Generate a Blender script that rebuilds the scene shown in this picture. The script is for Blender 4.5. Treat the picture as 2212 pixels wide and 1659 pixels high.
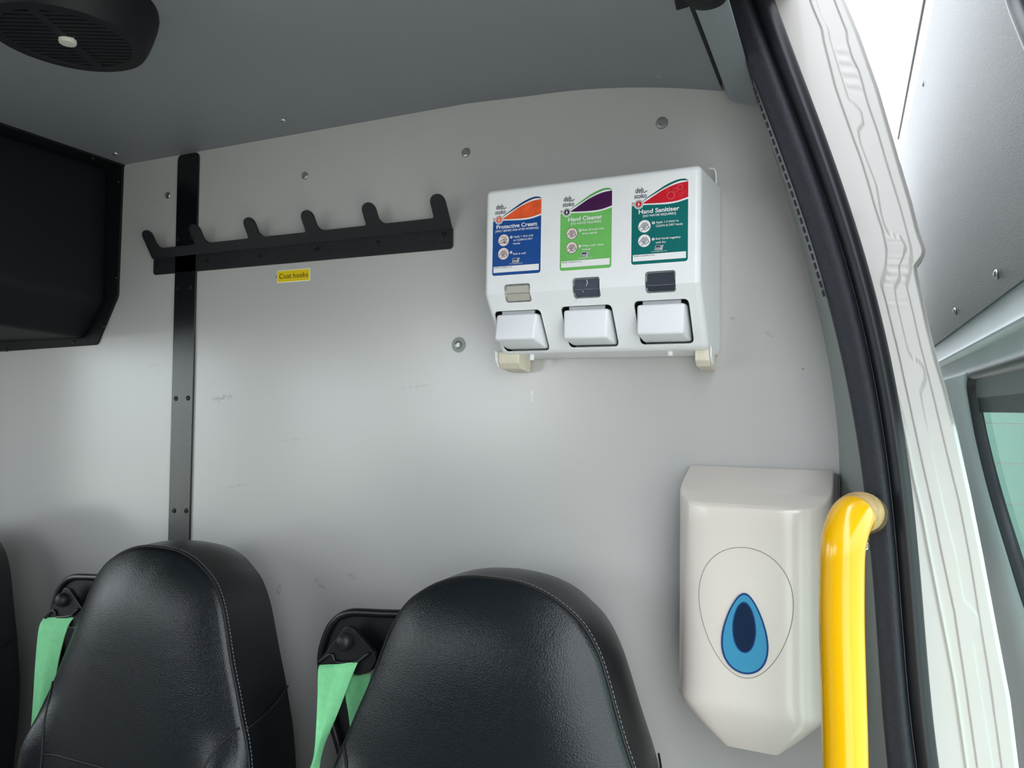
import bpy, bmesh, math, random
import numpy as np
from mathutils import Vector, Matrix

random.seed(7)
for o in list(bpy.data.objects):
    bpy.data.objects.remove(o, do_unlink=True)
SC = bpy.context.scene
COL = SC.collection

# ------------------------------------------------------------------ camera
FPX, CX, CY = 1600.0, 1106.0, 829.5
YAW, PITCH, ROLL = (math.radians(a) for a in (24.327, 1.794, 0.636))
CAM = np.array([0.0, -1.05, 1.35])


def cam_axes():
    cy, sy, cp, sp, cr, sr = math.cos(YAW), math.sin(YAW), math.cos(PITCH), math.sin(PITCH), math.cos(ROLL), math.sin(ROLL)
    fwd = np.array([-sy * cp, cy * cp, sp])
    right = np.array([cy, sy, 0.0])
    up = np.cross(right, fwd)
    return cr * right + sr * up, -sr * right + cr * up, fwd


AX = np.array(cam_axes())
cd = bpy.data.cameras.new('camera')
cd.sensor_width = 36.0
cd.sensor_fit = 'HORIZONTAL'
cd.lens = 36.0 * FPX / 2212.0
cd.clip_start = 0.01
co = bpy.data.objects.new('camera', cd)
COL.objects.link(co)
m = Matrix.Identity(4)
for i in range(3):
    m[i][0], m[i][1], m[i][2], m[i][3] = AX[0][i], AX[1][i], -AX[2][i], CAM[i]
co.matrix_world = m
SC.camera = co

# ------------------------------------------------------------------ world: bright overcast sky
W = bpy.data.worlds.new('overcast_sky')
SC.world = W
W.use_nodes = True
nt = W.node_tree
nt.nodes.clear()
tc = nt.nodes.new('ShaderNodeTexCoord')
sp = nt.nodes.new('ShaderNodeSeparateXYZ')
rp = nt.nodes.new('ShaderNodeMapRange')
rp.inputs['From Min'].default_value = -0.1
rp.inputs['From Max'].default_value = 1.0
rp.inputs['To Min'].default_value = 0.8
rp.inputs['To Max'].default_value = 1.25
mx = nt.nodes.new('ShaderNodeVectorMath')
mx.operation = 'SCALE'
mx.inputs[0].default_value = (0.945, 1.0, 1.065)
bg = nt.nodes.new('ShaderNodeBackground')
SKY = 4.6
bg.inputs['Strength'].default_value = SKY
wo = nt.nodes.new('ShaderNodeOutputWorld')
nt.links.new(tc.outputs['Generated'], sp.inputs[0])
nt.links.new(sp.outputs['Z'], rp.inputs['Value'])
nt.links.new(rp.outputs[0], mx.inputs['Scale'])
nt.links.new(mx.outputs[0], bg.inputs['Color'])
nt.links.new(bg.outputs[0], wo.inputs['Surface'])

SC.view_settings.view_transform = 'Standard'
SC.view_settings.look = 'None'
SC.view_settings.exposure = 0.0
SC.view_settings.gamma = 1.0
SC.view_settings.use_curve_mapping = False


# ------------------------------------------------------------------ pixel -> place helpers
def ray(px, py):
    return np.array([(px - CX) / FPX, -(py - CY) / FPX, 1.0]) @ AX


def aty(px, py, Y=0.0):
    d = ray(px, py)
    return CAM + d * ((Y - CAM[1]) / d[1])


def atx(px, py, X):
    d = ray(px, py)
    return CAM + d * ((X - CAM[0]) / d[0])


def atz(px, py, Z):
    d = ray(px, py)
    return CAM + d * ((Z - CAM[2]) / d[2])


# ------------------------------------------------------------------ materials
def lin(c):
    out = []
    for v in c[:3]:
        v = v / 255.0
        out.append(v / 12.92 if v <= 0.04045 else ((v + 0.055) / 1.055) ** 2.4)
    return tuple(out) + (1.0,)


MATS = {}


def mat(name, rgb, rough=0.5, metal=0.0, spec=0.5, bump=None, var=None, coat=0.0, roughvar=None, kind='noise'):
    """bump=(scale, strength, distance)  var=(scale, amount)"""
    if name in MATS:
        return MATS[name]
    M = bpy.data.materials.new(name)
    M.use_nodes = True
    t = M.node_tree
    b = t.nodes['Principled BSDF']
    col = lin(rgb)
    b.inputs['Base Color'].default_value = col
    b.inputs['Roughness'].default_value = rough
    b.inputs['Metallic'].default_value = metal
    b.inputs['Specular IOR Level'].default_value = spec
    b.inputs['Coat Weight'].default_value = coat
    b.inputs['Coat Roughness'].default_value = 0.08
    co_ = t.nodes.new('ShaderNodeTexCoord')
    if var:
        n = t.nodes.new('ShaderNodeTexNoise')
        n.inputs['Scale'].default_value = var[0]
        n.inputs['Detail'].default_value = 5
        r = t.nodes.new('ShaderNodeValToRGB')
        a = var[1]
        r.color_ramp.elements[0].position = 0.3
        r.color_ramp.elements[1].position = 0.7
        r.color_ramp.elements[0].color = tuple(c * (1 - a) for c in col[:3]) + (1,)
        r.color_ramp.elements[1].color = tuple(min(1, c * (1 + a)) for c in col[:3]) + (1,)
        t.links.new(co_.outputs['Object'], n.inputs['Vector'])
        t.links.new(n.outputs['Fac'], r.inputs['Fac'])
        t.links.new(r.outputs['Color'], b.inputs['Base Color'])
    if roughvar:
        n = t.nodes.new('ShaderNodeTexNoise')
        n.inputs['Scale'].default_value = roughvar[0]
        r = t.nodes.new('ShaderNodeMapRange')
        r.inputs['To Min'].default_value = rough - roughvar[1]
        r.inputs['To Max'].default_value = rough + roughvar[1]
        t.links.new(co_.outputs['Object'], n.inputs['Vector'])
        t.links.new(n.outputs['Fac'], r.inputs['Value'])
        t.links.new(r.outputs[0], b.inputs['Roughness'])
    if bump:
        if kind == 'leather':
            n = t.nodes.new('ShaderNodeTexVoronoi')
            n.feature = 'DISTANCE_TO_EDGE'
            n.inputs['Scale'].default_value = bump[0]
            nz = t.nodes.new('ShaderNodeTexNoise')
            nz.inputs['Scale'].default_value = bump[0] * 0.35
            mixv = t.nodes.new('ShaderNodeVectorMath')
            mixv.operation = 'MULTIPLY_ADD'
            mixv.inputs[1].default_value = (0.004, 0.004, 0.004)
            t.links.new(co_.outputs['Object'], nz.inputs['Vector'])
            t.links.new(nz.outputs['Color'], mixv.inputs[0])
            t.links.new(co_.outputs['Object'], mixv.inputs[2])
            t.links.new(mixv.outputs[0], n.inputs['Vector'])
            mr = t.nodes.new('ShaderNodeMapRange')
            mr.interpolation_type = 'SMOOTHSTEP'
            mr.inputs['From Max'].default_value = 0.28
            t.links.new(n.outputs['Distance'], mr.inputs['Value'])
            hsrc = mr.outputs[0]
        elif kind == 'weave':
            n = t.nodes.new('ShaderNodeTexWave')
            n.inputs['Scale'].default_value = bump[0]
            n.inputs['Distortion'].default_value = 0.4
            n.bands_direction = 'Z'
            t.links.new(co_.outputs['Object'], n.inputs['Vector'])
            hsrc = n.outputs['Fac']
        else:
            n = t.nodes.new('ShaderNodeTexNoise')
            n.inputs['Scale'].default_value = bump[0]
            n.inputs['Detail'].default_value = 3
            t.links.new(co_.outputs['Object'], n.inputs['Vector'])
            hsrc = n.outputs['Fac']
        bn = t.nodes.new('ShaderNodeBump')
        bn.inputs['Strength'].default_value = bump[1]
        bn.inputs['Distance'].default_value = bump[2]
        t.links.new(hsrc, bn.inputs['Height'])
        t.links.new(bn.outputs[0], b.inputs['Normal'])
    MATS[name] = M
    return M


def wall_material(name, rgb, rough, marks):
    """laminate panel: faint grain plus individual scuffs and streaks (centre x,z  half-size x,z  tilt  darkness)"""
    M = bpy.data.materials.new(name)
    M.use_nodes = True
    t = M.node_tree
    L = t.links.new
    b = t.nodes['Principled BSDF']
    b.inputs['Roughness'].default_value = rough
    b.inputs['Specular IOR Level'].default_value = 0.9
    b.inputs['Coat Weight'].default_value = 0.4
    b.inputs['Coat Roughness'].default_value = 0.24
    base = lin(rgb)
    tcn = t.nodes.new('ShaderNodeTexCoord')
    n = t.nodes.new('ShaderNodeTexNoise')
    n.inputs['Scale'].default_value = 3.0
    n.inputs['Detail'].default_value = 6
    L(tcn.outputs['Object'], n.inputs['Vector'])
    r = t.nodes.new('ShaderNodeValToRGB')
    r.color_ramp.elements[0].color = tuple(c * 0.96 for c in base[:3]) + (1,)
    r.color_ramp.elements[1].color = tuple(c * 1.04 for c in base[:3]) + (1,)
    L(n.outputs['Fac'], r.inputs['Fac'])
    colour = r.outputs['Color']
    fine = t.nodes.new('ShaderNodeTexNoise')
    fine.inputs['Scale'].default_value = 160.0
    fine.inputs['Detail'].default_value = 4
    L(tcn.outputs['Object'], fine.inputs['Vector'])
    for (x, z, hx, hz, ang, dark) in marks:
        mp = t.nodes.new('ShaderNodeMapping')
        mp.vector_type = 'TEXTURE'
        mp.inputs['Location'].default_value = (x, 0, z)
        mp.inputs['Rotation'].default_value = (0, ang, 0)
        mp.inputs['Scale'].default_value = (hx, 1, hz)
        L(tcn.outputs['Object'], mp.inputs['Vector'])
        ln = t.nodes.new('ShaderNodeVectorMath')
        ln.operation = 'LENGTH'
        L(mp.outputs[0], ln.inputs[0])
        mr = t.nodes.new('ShaderNodeMapRange')
        mr.interpolation_type = 'SMOOTHSTEP'
        mr.inputs['From Min'].default_value = 1.0
        mr.inputs['From Max'].default_value = 0.2
        L(ln.outputs['Value'], mr.inputs['Value'])
        mu = t.nodes.new('ShaderNodeMath')
        mu.operation = 'MULTIPLY'
        L(mr.outputs[0], mu.inputs[0])
        f2 = t.nodes.new('ShaderNodeMapRange')
        f2.inputs['From Min'].default_value = 0.42
        f2.inputs['From Max'].default_value = 0.62
        L(fine.outputs['Fac'], f2.inputs['Value'])
        L(f2.outputs[0], mu.inputs[1])
        mix = t.nodes.new('ShaderNodeMix')
        mix.data_type = 'RGBA'
        mu2 = t.nodes.new('ShaderNodeMath')
        mu2.operation = 'MULTIPLY'
        mu2.inputs[1].default_value = abs(dark)
        L(mu.outputs[0], mu2.inputs[0])
        L(mu2.outputs[0], mix.inputs['Factor'])
        L(colour, mix.inputs['A'])
        mix.inputs['B'].default_value = (0.04, 0.042, 0.045, 1) if dark > 0 else (0.75, 0.75, 0.72, 1)
        colour = mix.outputs['Result']
    L(colour, b.inputs['Base Color'])
    g = t.nodes.new('ShaderNodeTexNoise')
    g.inputs['Scale'].default_value = 900
    L(tcn.outputs['Object'], g.inputs['Vector'])
    bn = t.nodes.new('ShaderNodeBump')
    bn.inputs['Strength'].default_value = 0.05
    bn.inputs['Distance'].default_value = 0.0002
    L(g.outputs['Fac'], bn.inputs['Height'])
    L(bn.outputs[0], b.inputs['Normal'])
    return M


def _mk(px, py, wpx, hpx, ang, dark):
    p = aty(px, py)
    s = 0.00082
    return (p[0], p[2], wpx * s, hpx * s, ang, dark)


M_WALL = wall_material('grey_laminate_panel', (191, 190, 187), 0.24, [
    _mk(482, 858, 46, 9, -0.05, 0.5), _mk(468, 866, 24, 5, 0.25, 0.4),
    _mk(900, 835, 50, 4, -0.1, 0.22), _mk(510, 1050, 40, 5, -0.15, 0.25),
    _mk(1149, 855, 4, 16, 0.0, -0.9), _mk(1583, 688, 7, 5, 0.3, 0.5),
    _mk(1660, 722, 14, 4, 0.5, 0.3), _mk(1735, 797, 3, 3, 0.0, 0.9),
    _mk(690, 1260, 30, 10, 0.6, 0.3), _mk(602, 1275, 8, 18, 0.4, 0.55),
    _mk(760, 1245, 18, 8, 0.4, 0.35), _mk(597, 598, 3, 5, 0.5, 1.0),
    _mk(630, 950, 60, 4, -0.1, 0.15), _mk(330, 790, 30, 4, -0.1, 0.18)])
M_CEIL = mat('grey_ceiling_board', (134, 138, 141), 0.5, bump=(700, 0.15, 0.0004), var=(2.5, 0.03))
M_TRIMG = mat('grey_plastic_trim', (138, 146, 150), 0.45, bump=(600, 0.15, 0.0004))
M_SIDE = mat('grey_side_lining', (150, 158, 157), 0.5, bump=(700, 0.1, 0.0004), var=(3, 0.03))
M_BLACK = mat('black_satin_metal', (9, 13, 16), 0.25, spec=0.8, bump=(300, 0.04, 0.0002))
M_BLACKP = mat('black_moulded_plastic', (7, 9, 15), 0.58, spec=0.35, bump=(900, 0.25, 0.0005))
M_HAMMER = mat('black_textured_powder_coat', (14, 17, 22), 0.36, bump=(620, 1.0, 0.0012))
M_STEEL = mat('zinc_screw_steel', (190, 192, 190), 0.28, metal=0.95, bump=(800, 0.1, 0.0004))
M_DARKSTEEL = mat('dark_screw_recess', (45, 45, 46), 0.45, metal=0.6)
M_BSCREW = mat('black_screw_head', (34, 32, 34), 0.35, metal=0.5)
M_FABRIC = mat('black_seal_flock', (40, 42, 50), 0.5, bump=(1400, 0.7, 0.0009), var=(260, 0.25))
M_RUBBER = mat('black_rubber', (30, 32, 38), 0.4, bump=(900, 0.1, 0.0004))
M_BEADTRIM = mat('pale_edge_strip', (112, 112, 116), 0.5)
M_SLOT = mat('dark_slot', (14, 14, 16), 0.8)
M_WHITE = mat('white_body_paint', (203, 199, 195), 0.22, coat=0.5, var=(6, 0.02))
M_DOORPAINT = mat('pale_blue_white_paint', (192, 206, 209), 0.42, spec=0.3, coat=0.0, var=(9, 0.05))
M_TEXGREY = mat('grey_orange_peel_panel', (104, 107, 107), 0.5, bump=(620, 0.8, 0.0011), var=(700, 0.12))
M_GREYFR = mat('grey_window_surround', (118, 121, 126), 0.5)
M_DARKBAND = mat('dark_tinted_band', (52, 54, 60), 0.45)
M_DISP = mat('white_dispenser_plastic', (240, 241, 242), 0.32, bump=(900, 0.08, 0.0003), var=(40, 0.015))
M_BTN = mat('white_push_button_plastic', (236, 238, 242), 0.35)
M_CREAMP = mat('yellowed_plastic', (226, 218, 198), 0.45, var=(80, 0.06))
M_HOLLOW = mat('dark_hollow', (30, 31, 34), 0.7)
M_TOWEL = mat('off_white_gloss_plastic', (216, 208, 199), 0.2, coat=0.4, var=(12, 0.012))
M_TOWELGREY = mat('grey_back_plate', (90, 91, 93), 0.45)
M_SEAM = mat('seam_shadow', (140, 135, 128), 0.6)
M_TEAR = mat('translucent_blue_plastic', (66, 142, 178), 0.18, coat=0.5)
M_NAVY = mat('navy_rim', (20, 62, 118), 0.3)
M_NAVY2 = mat('dark_navy_inset', (20, 40, 66), 0.2, coat=0.5)
M_YELLOW = mat('yellow_gloss_paint', (236, 178, 0), 0.2, coat=0.5)
M_WORN = mat('worn_beige_primer', (190, 156, 104), 0.6, bump=(300, 0.5, 0.001), var=(90, 0.25))
M_RUST = mat('rusted_end', (92, 70, 44), 0.8, var=(120, 0.5))
M_LEATHER = mat('black_leather', (18, 23, 27), 0.31, spec=0.42, kind='leather', bump=(330, 0.22, 0.0006))
M_SIDELEATHER = mat('black_leather_smooth', (9, 12, 16), 0.34, spec=0.4, kind='leather', bump=(600, 0.2, 0.0006))
M_THREAD = mat('grey_thread', (120, 122, 126), 0.6)
M_SEAMB = mat('black_piping', (9, 9, 11), 0.6)
M_WEB = mat('green_webbing', (136, 224, 158), 0.6, kind='weave', bump=(420, 0.4, 0.0005), var=(120, 0.06))
M_BELTPL = mat('black_belt_plastic', (20, 21, 24), 0.33, bump=(700, 0.1, 0.0004))
M_STICKY = mat('yellow_sticker', (238, 208, 0), 0.35)
M_STICKW = mat('pale_sticker_border', (250, 244, 200), 0.35)
M_INK = mat('black_print', (18, 18, 22), 0.4)
M_PWHITE = mat('white_print', (240, 240, 240), 0.35)
M_BTNCREAM = mat('cream_knob', (196, 198, 184), 0.5)
M_FLOOR = mat('grey_vinyl_floor', (140, 140, 140), 0.5, var=(30, 0.1))
M_ASPHALT = mat('pale_yard_concrete', (190, 187, 178), 0.8, var=(3, 0.1))
M_CLAD = mat('pale_cladding', (112, 134, 126), 0.5, var=(5, 0.03))
M_CLADG = mat('cladding_joint', (190, 196, 194), 0.5)


def glass_material(name, rgb, ior=1.5):
    M = bpy.data.materials.new(name)
    M.use_nodes = True
    t = M.node_tree
    t.nodes.clear()
    o = t.nodes.new('ShaderNodeOutputMaterial')
    tr = t.nodes.new('ShaderNodeBsdfTransparent')
    tr.inputs['Color'].default_value = lin(rgb)
    gl = t.nodes.new('ShaderNodeBsdfGlossy')
    gl.inputs['Roughness'].default_value = 0.03
    fr = t.nodes.new('ShaderNodeFresnel')
    fr.inputs['IOR'].default_value = ior
    mixn = t.nodes.new('ShaderNodeMixShader')
    at = t.nodes.new('ShaderNodeMath')
    at.operation = 'MULTIPLY'
    at.inputs[1].default_value = 0.25
    t.links.new(fr.outputs[0], at.inputs[0])
    t.links.new(at.outputs[0], mixn.inputs['Fac'])
    t.links.new(tr.outputs[0], mixn.inputs[1])
    t.links.new(gl.outputs[0], mixn.inputs[2])
    t.links.new(mixn.outputs[0], o.inputs['Surface'])
    return M


M_GLASS = glass_material('green_tinted_glass', (186, 210, 203), 1.45)
M_CLEAR = glass_material('clear_glass', (245, 248, 247))


# ------------------------------------------------------------------ object helpers
def mesh(name, verts, faces, material, parent=None, smooth=False, bevel=None, auto=None, bmin=0.3):
    me = bpy.data.meshes.new(name)
    me.from_pydata([tuple(float(c) for c in v) for v in verts], [], faces)
    me.validate()
    bm = bmesh.new()
    bm.from_mesh(me)
    bmesh.ops.remove_doubles(bm, verts=bm.verts, dist=1e-6)
    bmesh.ops.recalc_face_normals(bm, faces=bm.faces)
    if bevel:
        es = [e for e in bm.edges if len(e.link_faces) == 2 and e.calc_face_angle(0) > bmin]
        bmesh.ops.bevel(bm, geom=es, offset=bevel[0], segments=bevel[1], profile=0.5, affect='EDGES', clamp_overlap=True)
    bm.to_mesh(me)
    bm.free()
    return link(name, me, material, parent, smooth, auto)


def link(name, me, material, parent=None, smooth=False, auto=None):
    me.materials.clear()
    me.materials.append(material)
    if smooth:
        for p in me.polygons:
            p.use_smooth = True
        if auto is not None:
            try:
                me.set_sharp_from_angle(angle=math.radians(auto))
            except Exception:
                pass
    o = bpy.data.objects.new(name, me)
    COL.objects.link(o)
    if parent is not None:
        adopt(o, parent)
    return o


def abs_loc(o):
    v = Vector(o.location)
    while o.parent:
        o = o.parent
        v += o.location
    return v


def adopt(o, parent):
    o.parent = parent
    o.location = -abs_loc(parent)


def thing(name, label, cat, loc=(0, 0, 0), group=None):
    o = bpy.data.objects.new(name, None)
    o.empty_display_size = 0.03
    COL.objects.link(o)
    o.location = [float(c) for c in loc]
    tag(o, label, cat, group)
    return o


def tag(o, label, cat, group=None):
    o['label'] = label
    o['category'] = cat
    if group:
        o['group'] = group


def struct(o, label=None):
    o['kind'] = 'structure'
    if label:
        o['label'] = label
    return o


def prism(pts2, ax, y0, y1):
    """closed prism: pts2 = outline in 2 of the axes, ax = the extruded axis index"""
    n = len(pts2)
    V = []
    for yy in (y0, y1):
        for a, b in pts2:
            v = [a, b]
            v.insert(ax, yy)
            V.append(v)
    Fc = [list(range(n)), list(range(2 * n - 1, n - 1, -1))]
    for i in range(n):
        j = (i + 1) % n
        Fc.append([i, j, n + j, n + i])
    return V, Fc


def box(x0, x1, y0, y1, z0, z1):
    return prism([(x0, z0), (x1, z0), (x1, z1), (x0, z1)], 1, y0, y1)


def rounded(x0, z0, x1, z1, r, seg=5):
    pts = []
    for cx_, cz_, a0 in ((x1 - r, z1 - r, 0), (x0 + r, z1 - r, 90), (x0 + r, z0 + r, 180), (x1 - r, z0 + r, 270)):
        for k in range(seg + 1):
            a = math.radians(a0 + 90 * k / seg)
            pts.append((cx_ + r * math.cos(a), cz_ + r * math.sin(a)))
    return pts


def round_poly(pts, r, seg=4):
    """round the corners of a 2-D polygon"""
    out = []
    n = len(pts)
    for i in range(n):
        p0, p1, p2 = (np.array(pts[k % n], float) for k in (i - 1, i, i + 1))
        a, b = p0 - p1, p2 - p1
        la, lb = np.linalg.norm(a), np.linalg.norm(b)
        k = min(r, la * 0.45, lb * 0.45)
        A, B = p1 + a / la * k, p1 + b / lb * k
        for s in range(seg + 1):
            tt = s / seg
            out.append(tuple((1 - tt) ** 2 * A + 2 * tt * (1 - tt) * p1 + tt * tt * B))
    return out


def grid_faces(nu, nv, closed_u=False):
    Fc = []
    for j in range(nv - 1):
        for i in range(nu - (0 if closed_u else 1)):
            i2 = (i + 1) % nu
            Fc.append([j * nu + i, j * nu + i2, (j + 1) * nu + i2, (j + 1) * nu + i])
    return Fc


def tube(path, r, n=12, caps=True):
    path = [np.array(p, float) for p in path]
    rad = r if isinstance(r, (list, tuple)) else [r] * len(path)
    V, Fc = [], []
    prev = None
    for i, p in enumerate(path):
        a = path[max(i - 1, 0)]
        b = path[min(i + 1, len(path) - 1)]
        d = (b - a) / (np.linalg.norm(b - a) + 1e-12)
        if prev is None:
            u = np.cross(d, [0, 0, 1.0])
            if np.linalg.norm(u) < 1e-3:
                u = np.cross(d, [0, 1.0, 0])
        else:
            u = prev - d * np.dot(prev, d)
        u /= np.linalg.norm(u)
        prev = u
        w = np.cross(d, u)
        for k in range(n):
            t = 2 * math.pi * k / n
            V.append(p + rad[i] * (math.cos(t) * u + math.sin(t) * w))
    Fc = grid_faces(n, len(path), True)
    if caps:
        Fc.append(list(range(n))[::-1])
        Fc.append([(len(path) - 1) * n + k for k in range(n)])
    return V, Fc


def smooth_path(pts, n):
    """Catmull-Rom through the points"""
    P = [np.array(p, float) for p in pts]
    P = [2 * P[0] - P[1]] + P + [2 * P[-1] - P[-2]]
    segs = len(P) - 3
    out = []
    for k in range(n):
        s = k / (n - 1) * segs
        i = min(int(s), segs - 1)
        t = s - i
        a, b, c, d = P[i:i + 4]
        out.append(0.5 * ((2 * b) + (-a + c) * t + (2 * a - 5 * b + 4 * c - d) * t * t + (-a + 3 * b - 3 * c + d) * t ** 3))
    return out


def merge(parts):
    V, Fc = [], []
    for v, f in parts:
        k = len(V)
        V += [tuple(p) for p in v]
        Fc += [[i + k for i in q] for q in f]
    return V, Fc


def lathe(profile, centre, axis='y', n=28, sign=-1):
    """profile (r, h); h measured along sign*axis from centre"""
    V = []
    c = np.array(centre, float)
    for r, h in profile:
        for k in range(n):
            a = 2 * math.pi * k / n
            if axis == 'y':
                V.append(c + np.array([r * math.cos(a), sign * h, r * math.sin(a)]))
            else:
                V.append(c + np.array([r * math.cos(a), r * math.sin(a), sign * h]))
    Fc = grid_faces(n, len(profile), True)
    Fc.append([(len(profile) - 1) * n + k for k in range(n)])
    Fc.append(list(range(n)))
    return V, Fc


def screw(name, c, r, material, parent, axis='y', sign=-1, hexr=True):
    prof = [(r, 0), (r, r * 0.12), (r * 0.86, r * 0.3), (r * 0.55, r * 0.36), (r * 0.5, r * 0.2), (r * 0.18, r * 0.2), (r * 0.14, r * 0.38)]
    if not hexr:
        prof = [(r, 0), (r * 0.95, r * 0.25), (r * 0.7, r * 0.5), (r * 0.35, r * 0.62)]
    V, Fc = lathe(prof, c, axis, 18, sign)
    return mesh(name, V, Fc, material, parent, smooth=True, auto=40)


# text --------------------------------------------------------------------
def text_geo(s, bold=0.0):
    cu = bpy.data.curves.new('t', 'FONT')
    cu.body = s
    cu.size = 1.0
    cu.offset = bold
    cu.resolution_u = 3
    cu.fill_mode = 'FRONT'
    ob = bpy.data.objects.new('t', cu)
    COL.objects.link(ob)
    dg = bpy.context.evaluated_depsgraph_get()
    me = bpy.data.meshes.new_from_object(ob.evaluated_get(dg))
    V = [(v.co.x, v.co.y) for v in me.vertices]
    Fc = [list(p.vertices) for p in me.polygons]
    bpy.data.objects.remove(ob, do_unlink=True)
    bpy.data.curves.remove(cu)
    bpy.data.meshes.remove(me)
    return V, Fc


def text_fit(s, x0, x1, y0, cap, bold=0.0, slant=0.0):
    """text set between x0..x1 with baseline y0 and capital height cap (2-D)"""
    V, Fc = text_geo(s, bold)
    a = np.array(V)
    mn, mxx = a[:, 0].min(), a[:, 0].max()
    k = cap / 0.73
    out = [(x0 + (p[0] - mn) / (mxx - mn) * (x1 - x0) + slant * p[1] * k, y0 + p[1] * k) for p in a]
    return out, Fc


# ------------------------------------------------------------------ shell curves (van side leans in towards the roof)
def curve_xz(pxs, Y):
    P = np.array([aty(x, y, Y) for x, y in pxs])
    z, x = P[:, 2], P[:, 0]
    o = np.argsort(z)
    return z[o], x[o]


SEALY = -0.15
PXL = [(1566, 0), (1627, 173), (1660, 262), (1691, 345), (1727, 470), (1758, 555), (1794, 658), (1813, 740), (1834, 851), (1857, 1003), (1879, 1200), (1899, 1394), (1917, 1659)]
PXG = [(1626, 0), (1677, 156), (1752, 345), (1799, 470), (1835, 580), (1871, 740), (1896, 879), (1916, 1017), (1936, 1200), (1957, 1394), (1979, 1659)]
PXR = [(1675, 0), (1712, 104), (1754, 218), (1801, 345), (1846, 470), (1874, 566), (1902, 663), (1918, 740), (1943, 879), (1966, 1045), (1986, 1200), (2004, 1394), (2029, 1659)]


def fit_curve(pxs, Y, deg=4):
    z, x = curve_xz(pxs, Y)
    pc = np.polyfit(z, x, deg)
    z0, z1 = z[0], z[-1]
    dp = np.polyder(pc)

    def f(zz):
        if zz < z0:
            return np.polyval(pc, z0) + np.polyval(dp, z0) * (zz - z0) * (0.6 if z0 - zz < 0.3 else 0.6 * 0.3 / (z0 - zz) + 0.1)
        if zz > z1:
            return np.polyval(pc, z1) + np.polyval(dp, z1) * (zz - z1)
        return np.polyval(pc, zz)
    return f


fL, fG, fR = (fit_curve(p, SEALY) for p in (PXL, PXG, PXR))
PXW = [(1640, 226), (1700, 430), (1738, 552), (1777, 713), (1802, 851), (1809, 934), (1811, 1020), (1813, 1100)]
fW = fit_curve(PXW, 0.0, 3)


def wallx(z):
    return fW(z) if z > 1.24 else fW(1.24) + 0.05 * (1.24 - z)


ZC = float(aty(700, 279)[2])

# ------------------------------------------------------------------ back wall (bulkhead)
XLEFT = -2.06
ceil_px = [(1140, 208), (1180, 202.5), (1220, 197.5), (1260, 193.5), (1300, 191), (1350, 189.3), (1400, 189), (1450, 190), (1500, 192.5), (1560, 197)]
ceil_prof = [(XLEFT, ZC), (-0.8, ZC), (-0.56, ZC)] + [(float(p[0]), float(p[2])) for p in (aty(*q) for q in ceil_px)]
zs = list(np.linspace(0, 1.80, 30))
right = [(wallx(z) + 0.012, z) for z in zs]
outline = [(XLEFT - 0.02, 0.0)] + [(float(x), float(z)) for x, z in right] + [(-0.10, 1.90), (XLEFT - 0.02, 1.90)]
V, Fc = prism(outline, 1, 0.0, 0.025)
wall = struct(mesh('wall_back', V, Fc, M_WALL), 'pale grey laminate bulkhead wall behind the seats')
wall_fix = [(363, 422, 8.5), (659, 380, 8.5), (1007, 330, 9.5), (1430, 266, 11)]
for px, py, r in wall_fix:
    p = aty(px, py)
    rr = r * 0.00082
    screw('screw', p, rr, M_STEEL, wall)
p = aty(991, 745)
V, Fc = lathe([(0.0125, 0), (0.0122, 0.0012), (0.0075, 0.0016), (0.0066, 0.001)], p)
wsh = mesh('washer', V, Fc, mat('grey_washer', (150, 158, 154), 0.45), wall, smooth=True, auto=35)
wsh['label'] = 'grey washer with a screw in its centre'
screw('screw', p + np.array([0, -0.0012, 0]), 0.0062, M_STEEL, wall)

# joint cover strip
SX = [(386, 340), (430, 340)], [(366, 1170), (413, 1170)]
a, b, c, d = aty(386, 400), aty(430, 400), aty(366, 1170), aty(413, 1170)
x0, x1 = (a[0] + c[0]) / 2, (b[0] + d[0]) / 2
pts = [(x0, 0.02), (x1, 0.02), (x1, ZC - 0.002), (x0, ZC - 0.002)]
V, Fc = prism(round_poly(pts, 0.011), 1, -0.004, 0.0)
strip = struct(mesh('trim_1', V, Fc, M_BLACK, bevel=(0.0008, 2)), 'black metal joint cover strip on the bulkhead')
for px, py in [(392, 343), (419, 339), (384, 516), (413, 512), (384, 622), (411, 620), (380, 861), (406, 860), (376, 1103), (402, 1103)]:
    q = aty(px, py, -0.004)
    screw('screw', q, 0.0048, M_BSCREW, strip)

# ------------------------------------------------------------------ ceiling
pr = ceil_prof
V = []
up = 0.03
for yy in (0.0, -2.3):
    V += [(x, yy, z) for x, z in pr]
    V += [(x, yy, z + up) for x, z in reversed(pr)]
n = len(pr) * 2
Fc = [list(range(n)), list(range(2 * n - 1, n - 1, -1))] + [[i, (i + 1) % n, n + (i + 1) % n, n + i] for i in range(n)]
ceil = struct(mesh('ceiling', V, Fc, M_CEIL, smooth=True, auto=25), 'dark grey ceiling board')
for px, py in [(1065, 185), (1424, 160), (612, 260), (250, 332)]:
    x = atz(px, py, ZC)
    zz = ZC if px < 1100 else np.interp(x[0], [q[0] for q in pr], [q[1] for q in pr])
    x = atz(px, py, zz)
    screw('screw', x, 0.0055, M_STEEL, ceil, axis='z', hexr=False)

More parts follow.
